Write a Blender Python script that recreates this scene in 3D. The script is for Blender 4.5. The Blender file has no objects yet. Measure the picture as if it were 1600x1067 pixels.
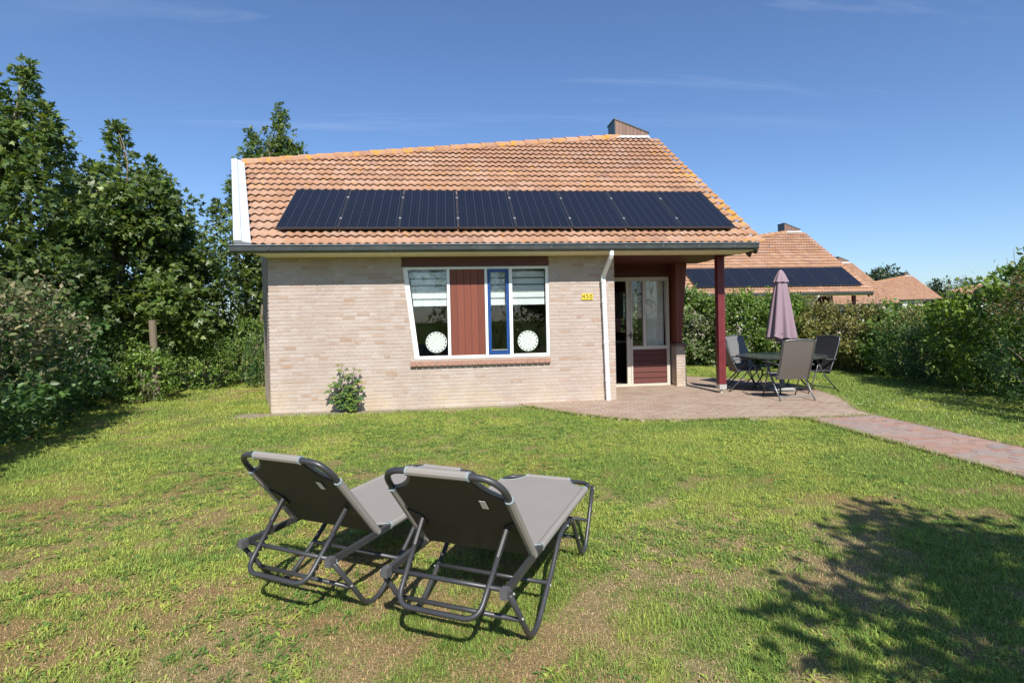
import bpy, math, random
import numpy as np
from mathutils import Vector, Matrix

# ------------------------------------------------------------------ camera, sky, sun, exposure
scene = bpy.context.scene
COL = scene.collection
F_PX, PSI, PITCH, ROLL, SY = 847.84, 0.11302, -0.012154, -0.021235, -22.33
CAM_H = 1.4
fw = Vector((math.sin(PSI) * math.cos(PITCH), math.cos(PSI) * math.cos(PITCH), math.sin(PITCH)))
rt = Vector((math.cos(PSI), -math.sin(PSI), 0))
up = rt.cross(fw)
c_, s_ = math.cos(ROLL), math.sin(ROLL)
r2 = c_ * rt + s_ * up
u2 = -s_ * rt + c_ * up
cam_data = bpy.data.cameras.new('camera')
cam_data.sensor_width = 36
cam_data.lens = 36 * F_PX / 1600
cam_data.shift_y = SY / 1600
cam_data.clip_start = 0.05
cam_data.clip_end = 3000
cam = bpy.data.objects.new('camera', cam_data)
COL.objects.link(cam)
cam.matrix_world = Matrix(((r2.x, u2.x, -fw.x, 0), (r2.y, u2.y, -fw.y, 0), (r2.z, u2.z, -fw.z, CAM_H), (0, 0, 0, 1)))
scene.camera = cam

SUN_EL = math.radians(44)
SUN_AZ = math.atan2(0.09, -1.0)
world = bpy.data.worlds.new('World')
scene.world = world
world.use_nodes = True
wn, wl = world.node_tree.nodes, world.node_tree.links
wn.clear()
w_out = wn.new('ShaderNodeOutputWorld')
w_bg = wn.new('ShaderNodeBackground')
w_bg.inputs['Strength'].default_value = 0.104
sky = wn.new('ShaderNodeTexSky')
sky.sky_type = 'NISHITA'
sky.sun_disc = False
sky.sun_elevation = SUN_EL
sky.sun_rotation = SUN_AZ
sky.air_density = 1.0
sky.dust_density = 0.5
sky.ozone_density = 4.5
# thin cirrus veils: noise stretched along one wind direction on a high flat layer
tc = wn.new('ShaderNodeTexCoord')
sep = wn.new('ShaderNodeSeparateXYZ')
wl.new(tc.outputs['Generated'], sep.inputs[0])
def wmath(op, a, b=None):
    n = wn.new('ShaderNodeMath'); n.operation = op
    for i, v in enumerate((a, b)):
        if v is None: continue
        if isinstance(v, (int, float)): n.inputs[i].default_value = v
        else: wl.new(v, n.inputs[i])
    return n.outputs[0]
hz = wmath('MAXIMUM', wmath('ADD', sep.outputs[2], 0.06), 0.03)
cx = wmath('DIVIDE', sep.outputs[0], hz)
cy = wmath('DIVIDE', sep.outputs[1], hz)
comb = wn.new('ShaderNodeCombineXYZ')
wl.new(cx, comb.inputs[0]); wl.new(cy, comb.inputs[1])
mp = wn.new('ShaderNodeMapping')
mp.inputs['Rotation'].default_value = (0, 0, math.radians(-55))
mp.inputs['Scale'].default_value = (0.28, 1.9, 1)
drift = wn.new('ShaderNodeVectorMath'); drift.operation = 'ADD'; drift.inputs[1].default_value = (14, 7, 0); wl.new(comb.outputs[0], drift.inputs[0])
wl.new(drift.outputs[0], mp.inputs[0])
nz = wn.new('ShaderNodeTexNoise'); nz.inputs['Scale'].default_value = 1.15; nz.inputs['Detail'].default_value = 7; nz.inputs['Roughness'].default_value = 0.62
nz.inputs['Distortion'].default_value = 0.5
wl.new(mp.outputs[0], nz.inputs['Vector'])
nz2 = wn.new('ShaderNodeTexNoise'); nz2.inputs['Scale'].default_value = 0.33; nz2.inputs['Detail'].default_value = 1
wl.new(drift.outputs[0], nz2.inputs['Vector'])
mr = wn.new('ShaderNodeMapRange'); mr.inputs[1].default_value = 0.57; mr.inputs[2].default_value = 0.78; mr.inputs[3].default_value = 0; mr.inputs[4].default_value = 0.30
wl.new(nz.outputs[0], mr.inputs[0])
mr2 = wn.new('ShaderNodeMapRange'); mr2.inputs[1].default_value = 0.42; mr2.inputs[2].default_value = 0.62; mr2.inputs[3].default_value = 0; mr2.inputs[4].default_value = 1
wl.new(nz2.outputs[0], mr2.inputs[0])
fac = wmath('MULTIPLY', mr.outputs[0], mr2.outputs[0])
mixw = wn.new('ShaderNodeMixRGB')
mixw.inputs[2].default_value = (7.2, 7.4, 7.8, 1)
wl.new(fac, mixw.inputs[0]); wl.new(sky.outputs[0], mixw.inputs[1])
wb = wn.new('ShaderNodeMixRGB'); wb.blend_type = 'MULTIPLY'; wb.inputs[0].default_value = 1.0; wb.inputs[2].default_value = (.88, .965, 1.10, 1)
wl.new(mixw.outputs[0], wb.inputs[1])
wl.new(wb.outputs[0], w_bg.inputs['Color'])
wl.new(w_bg.outputs[0], w_out.inputs[0])

sun_data = bpy.data.lights.new('sun', 'SUN')
sun_data.energy = 5.0
sun_data.angle = math.radians(0.53)
sun_data.color = (1.0, 0.945, 0.86)
sun = bpy.data.objects.new('sun', sun_data)
COL.objects.link(sun)
to_sun = Vector((math.sin(SUN_AZ) * math.cos(SUN_EL), math.cos(SUN_AZ) * math.cos(SUN_EL), math.sin(SUN_EL)))
sun.rotation_euler = to_sun.to_track_quat('Z', 'Y').to_euler()
sun.location = (0, 0, 20)

scene.view_settings.view_transform = 'Standard'
scene.view_settings.look = 'None'
scene.view_settings.exposure = 0.46
scene.view_settings.gamma = 1.0
scene.view_settings.use_curve_mapping = False
scene.render.engine = 'CYCLES'
scene.cycles.use_denoising = True
scene.cycles.denoiser = 'OPENIMAGEDENOISE'
scene.cycles.denoising_input_passes = 'RGB_ALBEDO_NORMAL'
scene.cycles.denoising_prefilter = 'ACCURATE'
scene.cycles.max_bounces = 8
scene.cycles.sample_clamp_indirect = 4.0
scene.cycles.transparent_max_bounces = 12
scene.cycles.caustics_reflective = False
scene.cycles.caustics_refractive = False

GROUND = -0.09
rng = np.random.default_rng(7)
random.seed(7)

# ------------------------------------------------------------------ helpers
class MB:
    """collects plain geometry for ONE mesh object"""
    def __init__(s): s.v = []; s.f = []
    def add(s, vs, fs):
        o = len(s.v); s.v += [tuple(p) for p in vs]; s.f += [tuple(i + o for i in f) for f in fs]; return s
    def box(s, x0, x1, y0, y1, z0, z1):
        return s.add([(x0, y0, z0), (x1, y0, z0), (x1, y1, z0), (x0, y1, z0), (x0, y0, z1), (x1, y0, z1), (x1, y1, z1), (x0, y1, z1)],
                     [(0, 3, 2, 1), (4, 5, 6, 7), (0, 1, 5, 4), (1, 2, 6, 5), (2, 3, 7, 6), (3, 0, 4, 7)])
    def hexa(s, lo, hi):
        """eight-corner solid: lo = four points round, hi = the four opposite"""
        return s.add(list(lo) + list(hi), [(0, 3, 2, 1), (4, 5, 6, 7), (0, 1, 5, 4), (1, 2, 6, 5), (2, 3, 7, 6), (3, 0, 4, 7)])
    def prism(s, poly, d):
        """poly: list of 3d points, extruded by vector d"""
        n = len(poly); d = Vector(d)
        return s.add([Vector(p) for p in poly] + [Vector(p) + d for p in poly],
                     [tuple(range(n - 1, -1, -1)), tuple(range(n, 2 * n))] + [(i, (i + 1) % n, n + (i + 1) % n, n + i) for i in range(n)])
    def tube(s, pts, r, n=8, closed=False, flat=None):
        pts = [Vector(p) for p in pts]; m = len(pts); rings = []; prev = None
        for i in range(m):
            if closed: t = (pts[(i + 1) % m] - pts[i - 1])
            else: t = pts[min(i + 1, m - 1)] - pts[max(i - 1, 0)]
            t.normalize()
            if prev is None:
                a = Vector((0, 0, 1)) if abs(t.z) < 0.9 else Vector((1, 0, 0))
                b = t.cross(a).normalized()
            else:
                b = (prev - t * prev.dot(t)).normalized()
            prev = b; c = t.cross(b)
            rr = r[i] if hasattr(r, '__len__') else r
            rings.append([pts[i] + b * (math.cos(2 * math.pi * k / n) * rr) + c * (math.sin(2 * math.pi * k / n) * rr) for k in range(n)])
        vs = [p for q in rings for p in q]
        fs = []
        for i in range(m if closed else m - 1):
            j = (i + 1) % m
            fs += [(i * n + k, i * n + (k + 1) % n, j * n + (k + 1) % n, j * n + k) for k in range(n)]
        if not closed:
            fs += [tuple(range(n - 1, -1, -1)), tuple((m - 1) * n + k for k in range(n))]
        return s.add(vs, fs)
    def bar(s, p, q, w, h):
        """rectangular bar from p to q, w sideways, h upward"""
        p, q = Vector(p), Vector(q); t = (q - p).normalized()
        a = Vector((0, 0, 1)) if abs(t.z) < 0.95 else Vector((0, 1, 0))
        b = t.cross(a).normalized(); c = b.cross(t)
        k = [(-.5, -.5), (.5, -.5), (.5, .5), (-.5, .5)]
        return s.hexa([p + b * (w * i) + c * (h * j) for i, j in k], [q + b * (w * i) + c * (h * j) for i, j in k])
    def mesh(s, name, mat, smooth=False):
        me = bpy.data.meshes.new(name)
        me.from_pydata(s.v, [], s.f); me.validate(); me.update()
        if mat: me.materials.append(mat)
        if smooth: me.polygons.foreach_set('use_smooth', [True] * len(me.polygons))
        return me
    def build(s, name, mat, parent=None, loc=(0, 0, 0), rot=(0, 0, 0), smooth=False):
        return link(name, s.mesh(name, mat, smooth), parent, loc, rot)

def link(name, me, parent=None, loc=(0, 0, 0), rot=(0, 0, 0), scale=(1, 1, 1)):
    o = bpy.data.objects.new(name, me); COL.objects.link(o)
    o.parent = parent; o.location = loc; o.rotation_euler = rot; o.scale = scale
    return o

def tag(o, label=None, cat=None, group=None, kind=None):
    for k, v in (('label', label), ('category', cat), ('group', group), ('kind', kind)):
        if v: o[k] = v
    return o

def thing(name, label, cat, loc=(0, 0, 0), rz=0, group=None):
    o = bpy.data.objects.new(name, None); COL.objects.link(o)
    o.empty_display_size = 0.2; o.location = loc; o.rotation_euler = (0, 0, rz)
    return tag(o, label, cat, group)

def copy_tree(o, parent=None):
    c = o.copy(); COL.objects.link(c); c.parent = parent
    for ch in list(o.children): copy_tree(ch, c)
    return c

def fast_mesh(name, V, T, mat, cols=None, smooth=False):
    """V (n,3), T (m,3) triangles, cols (n,3) linear colours"""
    me = bpy.data.meshes.new(name)
    V = np.ascontiguousarray(V, np.float32); T = np.ascontiguousarray(T, np.int32)
    me.vertices.add(len(V)); me.vertices.foreach_set('co', V.ravel())
    me.loops.add(T.size); me.loops.foreach_set('vertex_index', T.ravel())
    me.polygons.add(len(T)); me.polygons.foreach_set('loop_start', np.arange(0, T.size, 3, dtype=np.int32))
    if cols is not None:
        at = me.attributes.new('Col', 'FLOAT_COLOR', 'POINT')
        at.data.foreach_set('color', np.c_[cols, np.ones(len(cols))].astype(np.float32).ravel())
    if mat: me.materials.append(mat)
    if smooth: me.polygons.foreach_set('use_smooth', np.ones(len(T), bool))
    me.update(calc_edges=True)
    return me

def vnoise(x, y, sc, seed):
    r = np.random.default_rng(seed); g = r.random((256, 256))
    x = np.asarray(x) / sc + 1000; y = np.asarray(y) / sc + 1000
    xi = np.floor(x).astype(int); yi = np.floor(y).astype(int); fx = x - xi; fy = y - yi
    fx = fx * fx * (3 - 2 * fx); fy = fy * fy * (3 - 2 * fy)
    a = g[xi % 256, yi % 256]; b = g[(xi + 1) % 256, yi % 256]; c = g[xi % 256, (yi + 1) % 256]; d = g[(xi + 1) % 256, (yi + 1) % 256]
    return (a * (1 - fx) + b * fx) * (1 - fy) + (c * (1 - fx) + d * fx) * fy
def fbm(x, y, sc, seed, o=4):
    t = 0; a = .5; s = 0
    for i in range(o):
        t = t + a * vnoise(x, y, sc / 2 ** i, seed + i); s += a; a *= .55
    return t / s

# ------------------------------------------------------------------ materials
class Mat:
    def __init__(s, name):
        s.m = bpy.data.materials.new(name); s.m.use_nodes = True
        s.n = s.m.node_tree.nodes; s.l = s.m.node_tree.links
        s.b = s.n['Principled BSDF']; s.out = s.n['Material Output']
    def node(s, t, **kw):
        n = s.n.new(t)
        for k, v in kw.items(): setattr(n, k, v)
        return n
    def put(s, sock, v):
        if hasattr(v, 'is_linked') or hasattr(v, 'links'): s.l.new(v, sock)
        elif isinstance(v, (tuple, list)): sock.default_value = tuple(v) + ((1,) if len(v) == 3 and len(sock.default_value) == 4 else ())
        else: sock.default_value = v
    def math(s, op, a, b=0.0, c=None):
        n = s.node('ShaderNodeMath', operation=op); s.put(n.inputs[0], a); s.put(n.inputs[1], b)
        if c is not None: s.put(n.inputs[2], c)
        return n.outputs[0]
    def mix(s, f, a, b, mode='MIX'):
        n = s.node('ShaderNodeMixRGB', blend_type=mode); s.put(n.inputs[0], f); s.put(n.inputs[1], a); s.put(n.inputs[2], b); return n.outputs[0]
    def noise(s, vec, sc, det=4, rough=.55, dist=0):
        n = s.node('ShaderNodeTexNoise'); n.inputs['Scale'].default_value = sc; n.inputs['Detail'].default_value = det
        n.inputs['Roughness'].default_value = rough; n.inputs['Distortion'].default_value = dist
        if vec is not None: s.l.new(vec, n.inputs['Vector'])
        return n.outputs[0]
    def ramp(s, f, stops):
        n = s.node('ShaderNodeValToRGB'); e = n.color_ramp.elements
        while len(e) < len(stops): e.new(.5)
        for i, (p, c) in enumerate(stops): e[i].position = p; e[i].color = tuple(c) + (1,)
        s.put(n.inputs[0], f); return n.outputs[0]
    def rng(s, f, a, b, lo=0, hi=1):
        n = s.node('ShaderNodeMapRange'); s.put(n.inputs[0], f)
        for i, v in enumerate((a, b, lo, hi)): n.inputs[i + 1].default_value = v
        return n.outputs[0]
    def pos(s): return s.node('ShaderNodeNewGeometry').outputs['Position']
    def obj(s): return s.node('ShaderNodeTexCoord').outputs['Object']
    def scaled(s, vec, sc):
        n = s.node('ShaderNodeMapping'); n.inputs['Scale'].default_value = sc; s.l.new(vec, n.inputs[0]); return n.outputs[0]
    def piece(s):
        a = s.node('ShaderNodeObjectInfo').outputs['Random']; b = s.node('ShaderNodeNewGeometry').outputs['Random Per Island']
        return s.math('FRACT', s.math('ADD', s.math('MULTIPLY', a, 7.13), s.math('MULTIPLY', b, 5.71)))
    def bump(s, h, st=.3, d=.01):
        n = s.node('ShaderNodeBump'); n.inputs['Strength'].default_value = st; n.inputs['Distance'].default_value = d
        s.l.new(h, n.inputs['Height']); s.l.new(n.outputs[0], s.b.inputs['Normal'])
    def set(s, **kw):
        nm = dict(color='Base Color', rough='Roughness', metal='Metallic', spec='Specular IOR Level', coat='Coat Weight')
        for k, v in kw.items(): s.put(s.b.inputs[nm.get(k, k)], v)
        return s

def plain(name, col, rough=.5, metal=0, spec=.5, var=.12, sc=6, bump=0, bsc=60):
    m = Mat(name); p = m.pos()
    n = m.noise(p, sc, 4)
    k = m.rng(n, .25, .75, 1 - var, 1 + var)
    c = m.mix(1, col, (1, 1, 1), 'MULTIPLY')
    mm = m.node('ShaderNodeVectorMath', operation='SCALE'); m.put(mm.inputs[0], c); m.l.new(k, mm.inputs['Scale'])
    m.set(color=mm.outputs[0], rough=m.rng(n, .2, .8, max(0, rough - .08), min(1, rough + .08)), metal=metal, spec=spec)
    if bump: m.bump(m.noise(p, bsc, 3), bump, .004)
    return m.m

def make_brick():
    m = Mat('brick'); p = m.pos(); r = m.piece()
    c = m.ramp(r, [(0, (.37, .26, .20)), (.12, (.43, .345, .295)), (.45, (.46, .385, .34)), (.7, (.43, .345, .30)), (.9, (.49, .42, .38)), (1, (.40, .265, .195))])
    g = m.noise(m.scaled(p, (1, 1, 2.2)), 9, 6, .72)
    c = m.mix(m.rng(g, .45, .75, 0, .6), c, (.54, .485, .45))
    d = m.noise(m.scaled(p, (1, 1, 3)), 34, 3, .7)
    c = m.mix(m.rng(d, .62, .74, 0, .55), c, (.20, .15, .125))
    z = m.node('ShaderNodeSeparateXYZ'); m.l.new(p, z.inputs[0])
    big = m.noise(p, 1.6, 3)
    low = m.math('MULTIPLY', m.rng(z.outputs[2], .05, .55, 1, 0), m.rng(big, .35, .6, 0, .45))
    c = m.mix(low, c, (.50, .40, .235))
    lo2 = m.math('MULTIPLY', m.rng(z.outputs[2], -.09, .1, 1, 0), m.rng(m.noise(p, 4, 3), .4, .65, 0, .8))
    c = m.mix(lo2, c, (.56, .50, .43))
    st = m.noise(m.scaled(p, (1.6, 1.6, .45)), 1.0, 5, .6)
    c = m.mix(m.rng(st, .36, .62, .26, 0), c, (.27, .20, .15))
    m.set(color=c, rough=.9, spec=.15); m.bump(m.noise(p, 55, 5, .7), .7, .006)
    return m.m
def make_mortar(name='mortar', col=(.50, .44, .395)):
    m = Mat(name); p = m.pos()
    m.set(color=m.mix(m.noise(p, 30, 4), col, tuple(v * .72 for v in col)), rough=.95, spec=.1); m.bump(m.noise(p, 120, 3), .5, .003)
    return m.m
def make_tile(name='roof_tile', ridge=False):
    m = Mat(name); p = m.pos(); r = m.piece()
    c = m.ramp(r, [(0, (.31, .165, .102)), (.22, (.37, .208, .134)), (.5, (.34, .186, .116)), (.75, (.41, .25, .17)), (.9, (.375, .235, .172)), (1, (.265, .143, .098))])
    g = m.noise(p, 7, 5, .65)
    c = m.mix(m.rng(g, .42, .72, 0, .5), c, (.45, .30, .20))
    d = m.noise(p, 19, 4, .7)
    c = m.mix(m.rng(d, .56, .72, 0, .45), c, (.21, .115, .075))
    l1 = m.noise(p, 1.3, 3); l2 = m.noise(p, 9, 4, .6)
    sx = m.node('ShaderNodeSeparateXYZ'); m.l.new(p, sx.inputs[0])
    edge = m.rng(sx.outputs[0], 4.9, 5.5, 0, .12) if name == 'roof_tile' else 0.0
    lf = m.math('ADD', m.math('MULTIPLY', l1, .35), m.math('ADD', l2, edge))
    lo = .70 if ridge else .785
    c = m.mix(m.rng(lf, lo, lo + .13, 0, .9), c, (.55, .27, .025))
    w = m.noise(p, 11.3, 2, .5, .4)
    c = m.mix(m.rng(w, .74, .78, 0, .8), c, (.66, .62, .55))
    m.set(color=c, rough=.85, spec=.25); m.bump(m.noise(p, 60, 4), .4, .004)
    return m.m
def make_paver(name, stops, dirt, sandy=.4):
    m = Mat(name); p = m.pos(); r = m.piece()
    c = m.ramp(r, stops)
    c = m.mix(m.rng(m.noise(p, 2.2, 5, .6), .38, .65, 0, sandy), c, dirt)
    c = m.mix(m.rng(m.noise(p, 23, 4, .7), .5, .75, 0, .35), c, tuple(v * .55 for v in dirt))
    m.set(color=c, rough=.92, spec=.2); m.bump(m.noise(p, 70, 4), .5, .004)
    return m.m
def make_board(name, col, axis=2):
    m = Mat(name); p = m.pos()
    sc = [40, 40, 40]; sc[axis] = 2
    g = m.noise(m.scaled(p, tuple(sc)), 1, 4)
    c = m.mix(m.rng(g, .3, .7, 0, .5), col, tuple(v * .72 for v in col))
    pr = m.piece(); hs = m.node('ShaderNodeHueSaturation'); m.l.new(m.rng(pr, 0, 1, .86, 1.14), hs.inputs['Value']); m.put(hs.inputs['Color'], c)
    m.set(color=hs.outputs[0], rough=.55, spec=.35); m.bump(g, .15, .002)
    return m.m
def make_glass(name='glass', tint=(.95, .97, .965)):
    m = Mat(name)
    tr = m.node('ShaderNodeBsdfTransparent'); tr.inputs[0].default_value = tint + (1,)
    gl = m.node('ShaderNodeBsdfGlossy'); gl.inputs['Roughness'].default_value = .012
    lw = m.node('ShaderNodeLayerWeight'); lw.inputs[0].default_value = .5
    mx = m.node('ShaderNodeMixShader'); f = m.math('ADD', m.math('MULTIPLY', m.math('POWER', lw.outputs['Facing'], 5.0), .9), .055)
    m.l.new(f, mx.inputs[0]); m.l.new(tr.outputs[0], mx.inputs[1]); m.l.new(gl.outputs[0], mx.inputs[2])
    m.l.new(mx.outputs[0], m.out.inputs[0])
    return m.m
def make_leaf():
    m = Mat('leaf'); a = m.node('ShaderNodeVertexColor', layer_name='Col')
    m.set(color=a.outputs[0], rough=.42, spec=.45)
    t = m.node('ShaderNodeBsdfTranslucent')
    hs = m.node('ShaderNodeHueSaturation'); hs.inputs['Saturation'].default_value = 1.15; hs.inputs['Value'].default_value = 1.5
    m.l.new(a.outputs[0], hs.inputs['Color']); m.l.new(hs.outputs[0], t.inputs[0])
    mx = m.node('ShaderNodeMixShader'); mx.inputs[0].default_value = .3
    m.l.new(m.b.outputs[0], mx.inputs[1]); m.l.new(t.outputs[0], mx.inputs[2]); m.l.new(mx.outputs[0], m.out.inputs[0])
    return m.m
def make_grass():
    m = Mat('grass'); a = m.node('ShaderNodeVertexColor', layer_name='Col')
    m.set(color=a.outputs[0], rough=.6, spec=.25)
    t = m.node('ShaderNodeBsdfTranslucent'); m.l.new(a.outputs[0], t.inputs[0])
    mx = m.node('ShaderNodeMixShader'); mx.inputs[0].default_value = .3
    m.l.new(m.b.outputs[0], mx.inputs[1]); m.l.new(t.outputs[0], mx.inputs[2]); m.l.new(mx.outputs[0], m.out.inputs[0])
    return m.m
def make_ground():
    m = Mat('lawn_soil'); p = m.pos(); a = m.node('ShaderNodeVertexColor', layer_name='Col')
    n1 = m.noise(p, 28, 5, .7); n2 = m.noise(p, 90, 3, .7)
    c = m.mix(m.rng(n1, .3, .7, 0, .45), a.outputs[0], m.mix(1, a.outputs[0], (.55, .55, .5), 'MULTIPLY'))
    c = m.mix(m.rng(n2, .55, .7, 0, .5), c, m.mix(1, a.outputs[0], (1.35, 1.3, 1.2), 'MULTIPLY'))
    m.set(color=c, rough=1, spec=.05); m.bump(m.math('ADD', n1, n2), 1, .03)
    return m.m
def make_panel():
    m = Mat('solar_cells'); o = m.obj()
    sp = m.node('ShaderNodeSeparateXYZ'); m.l.new(o, sp.inputs[0])
    def lines(v, per, w):
        f = m.math('FRACT', m.math('DIVIDE', v, per)); d = m.math('ABSOLUTE', m.math('SUBTRACT', f, .5))
        return m.math('GREATER_THAN', d, .5 - w / per / 2)
    bus = lines(sp.outputs[0], .0525, .0035)
    gapx = lines(sp.outputs[0], .1575, .005); gapy = lines(sp.outputs[1], .1575, .004)
    n = m.noise(m.pos(), 1.2, 2)
    c = m.mix(n, (.007, .009, .016), (.010, .012, .020))
    c = m.mix(m.math('MULTIPLY', bus, .22), c, (.10, .105, .125)); c = m.mix(m.math('MULTIPLY', gapx, .4), c, (.14, .145, .165))
    c = m.mix(m.math('MULTIPLY', gapy, .10), c, (.10, .11, .15))
    dirt = m.noise(m.pos(), 5, 4)
    m.set(color=c, rough=m.rng(dirt, .3, .7, .16, .30), spec=.30)
    return m.m
def make_fabric(name, col, sc=260):
    m = Mat(name); o = m.obj()
    n = m.noise(o, 5, 3); w = m.noise(m.scaled(o, (1, 1, 1)), sc, 2)
    c = m.mix(m.rng(n, .3, .7, 0, .35), col, tuple(v * .88 for v in col))
    c = m.mix(m.rng(w, .35, .65, 0, .25), c, tuple(v * .7 for v in col))
    t = m.node('ShaderNodeBsdfTranslucent'); m.l.new(c, t.inputs[0])
    mx = m.node('ShaderNodeMixShader'); mx.inputs[0].default_value = .0
    m.set(color=c, rough=.75, spec=.25); m.bump(w, .25, .002)
    m.l.new(m.b.outputs[0], mx.inputs[1]); m.l.new(t.outputs[0], mx.inputs[2]); m.l.new(mx.outputs[0], m.out.inputs[0])
    return m.m
def make_mesh_weave(name, c1, c2, per=.022):
    m = Mat(name); o = m.obj()
    ch = m.node('ShaderNodeTexChecker'); ch.inputs['Scale'].default_value = 1 / per
    m.l.new(o, ch.inputs['Vector']); n = m.noise(o, 8, 3)
    c = m.mix(ch.outputs[1], c1, c2); c = m.mix(m.rng(n, .3, .7, 0, .3), c, tuple(v * .7 for v in c1))
    m.set(color=c, rough=.6, spec=.4); m.bump(ch.outputs[1], .3, .002)
    return m.m
def make_bark():
    m = Mat('bark'); p = m.pos(); n = m.noise(m.scaled(p, (1, 1, .25)), 22, 5, .7)
    m.set(color=m.ramp(n, [(.3, (.10, .085, .06)), (.7, (.26, .22, .16))]), rough=.9, spec=.1); m.bump(n, .6, .01)
    return m.m
def make_wood(name, col):
    m = Mat(name); p = m.pos(); n = m.noise(m.scaled(p, (1, 1, .12)), 30, 4, .6)
    m.set(color=m.mix(n, col, tuple(v * .6 for v in col)), rough=.85, spec=.15); m.bump(n, .4, .006)
    return m.m

M = dict(
    brick=make_brick(), mortar=make_mortar(), tile=make_tile(), ridge=make_tile('ridge_tile', True), tile_far=make_tile('neighbour_tile'),
    paver=make_paver('patio_paver', [(0, (.29, .205, .155)), (.4, (.34, .25, .19)), (.7, (.31, .215, .165)), (1, (.37, .30, .24))], (.41, .33, .25), .6),
    path=make_paver('path_paver', [(0, (.31, .175, .135)), (.35, (.36, .21, .165)), (.55, (.27, .24, .225)), (.75, (.37, .235, .19)), (1, (.245, .225, .22))], (.36, .28, .225), .4),
    sand=make_mortar('joint_sand', (.30, .24, .17)),
    white=plain('white_paint', (.80, .80, .775), .4, var=.05), trim=plain('white_verge_metal', (.47, .50, .54), .4, var=.07, sc=2),
    cream=plain('cream_frame_paint', (.53, .495, .425), .45, var=.06), soffit=plain('beige_soffit_paint', (.80, .71, .50), .6, var=.06),
    blue=plain('blue_paint', (.010, .055, .21), .35, var=.1), zinc=plain('dark_zinc', (.085, .095, .095), .42, .5, var=.25, sc=3),
    zinclip=plain('bare_zinc', (.42, .44, .46), .35, .6), post=plain('red_post_paint', (.15, .022, .027), .45, var=.15),
    board=make_board('red_cladding', (.19, .055, .033)), dboard=make_board('dark_red_cladding', (.115, .034, .026), 0),
    lintel=make_board('brown_lintel', (.12, .05, .045), 0), chim=make_board('chimney_cladding', (.22, .135, .10)),
    glass=make_glass(), cells=make_panel(), pframe=plain('panel_frame', (.085, .087, .095), .4, .5), clamp=plain('clamp_alu', (.6, .6, .6), .4, .8),
    blind=plain('blind_cloth', (.72, .75, .76), .8), blindsheer=plain('blind_sheer', (.20, .22, .22), .9),
    curtain=plain('curtain_cloth', (.74, .74, .72), .9, var=.1), inner=plain('inside_wall', (.36, .34, .31), .9), floor=plain('inside_floor', (.12, .09, .07), .6),
    dark=plain('black_counter', (.012, .012, .012), .4), orange=plain('orange_wood', (.30, .115, .05), .5), yellow=plain('yellow_plate', (.68, .50, .045), .4, var=.05),
    ink=plain('black_ink', (.02, .02, .02), .5), flash=plain('white_lead_flashing', (.53, .52, .50), .6, var=.2, sc=8), darkwood=plain('roof_underside', (.07, .05, .04), .8),
    sillb=plain('sill_brick', (.33, .18, .135), .85, var=.2, sc=14), sillm=make_mortar('sill_mortar', (.45, .39, .33)),
    frame=plain('anthracite_tube', (.060, .062, .067), .42, .35, var=.12), fabric=make_fabric('taupe_fabric', (.275, .255, .232)), back_shade=make_fabric('fabric_painted_shade', (.075, .068, .052)), binding=plain('pale_edge_binding', (.25, .295, .30), .7),  # taupe cloth again, darkened: backrest shade put into the colour
    plastic=plain('black_plastic', (.018, .018, .02), .45), cap=plain('grey_plastic_cap', (.09, .09, .095), .5), tagm=plain('cloth_tag', (.75, .73, .68), .8),
    weave=make_mesh_weave('textilene_lit_brown', (.19, .165, .15), (.095, .083, .075)), weaved=make_mesh_weave('textilene_shaded', (.045, .045, .045), (.02, .02, .022)),  # one chair cloth in three tones; light by sun angle painted in
    weaveg=make_mesh_weave('textilene_lit_grey', (.20, .20, .20), (.12, .12, .12)), chairf=plain('chair_tube', (.16, .165, .175), .36, .65, var=.1),
    tabletop=plain('slatted_table_top', (.05, .055, .05), .22, var=.25, sc=30), parasol=make_fabric('mauve_parasol_cloth', (.285, .205, .24), 180),
    base=plain('parasol_base_stone', (.32, .31, .30), .8), pvc=plain('white_pvc_pipe', (.80, .81, .82), .3, var=.04), leaf=make_leaf(), grass=make_grass(), soil=make_ground(),
    bark=make_bark(), stump=make_wood('weathered_wood', (.23, .19, .135)), steel=plain('galvanised_shoe', (.55, .55, .53), .45, .5), cap2=plain('brown_capstone', (.16, .10, .085), .7),
)

# ------------------------------------------------------------------ lawn, patio, path
PATIO = [(1.2, 9.60), (1.3, 9.30), (1.93, 8.34), (2.30, 7.93), (2.70, 7.62), (3.3, 7.46), (3.89, 7.43), (4.92, 7.36), (5.03, 7.2), (6.12, 7.2), (6.2, 7.7), (6.48, 8.18), (6.88, 8.99),
         (7.13, 9.9), (7.2, 10.9), (6.85, 11.8), (6.1, 12.6), (5.75, 13.1), (5.02, 13.4), (5.02, 11.38), (2.98, 11.38), (2.98, 9.60)]
PATH = [(5.03, -6.0), (6.12, -6.0), (6.12, 7.2), (5.03, 7.2)]
HOUSE = [(-3.05, 9.6), (2.98, 9.6), (2.98, 11.3), (5.05, 11.3), (5.05, 18), (-4.6, 18), (-4.0, 12.2)]
def inside(x, y, poly):
    r = np.zeros(np.shape(x), bool); n = len(poly)
    for i in range(n):
        x0, y0 = poly[i]; x1, y1 = poly[(i + 1) % n]
        if y0 == y1: continue
        c = ((y0 > y) != (y1 > y)) & (x < (x1 - x0) * (y - y0) / (y1 - y0) + x0)
        r ^= c
    return r
def paved(x, y): return inside(x, y, PATIO) | inside(x, y, PATH) | inside(x, y, HOUSE)
def lawn_z(x, y): return -.092 - .02 * fbm(x, y, 1.6, 91, 3)
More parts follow.
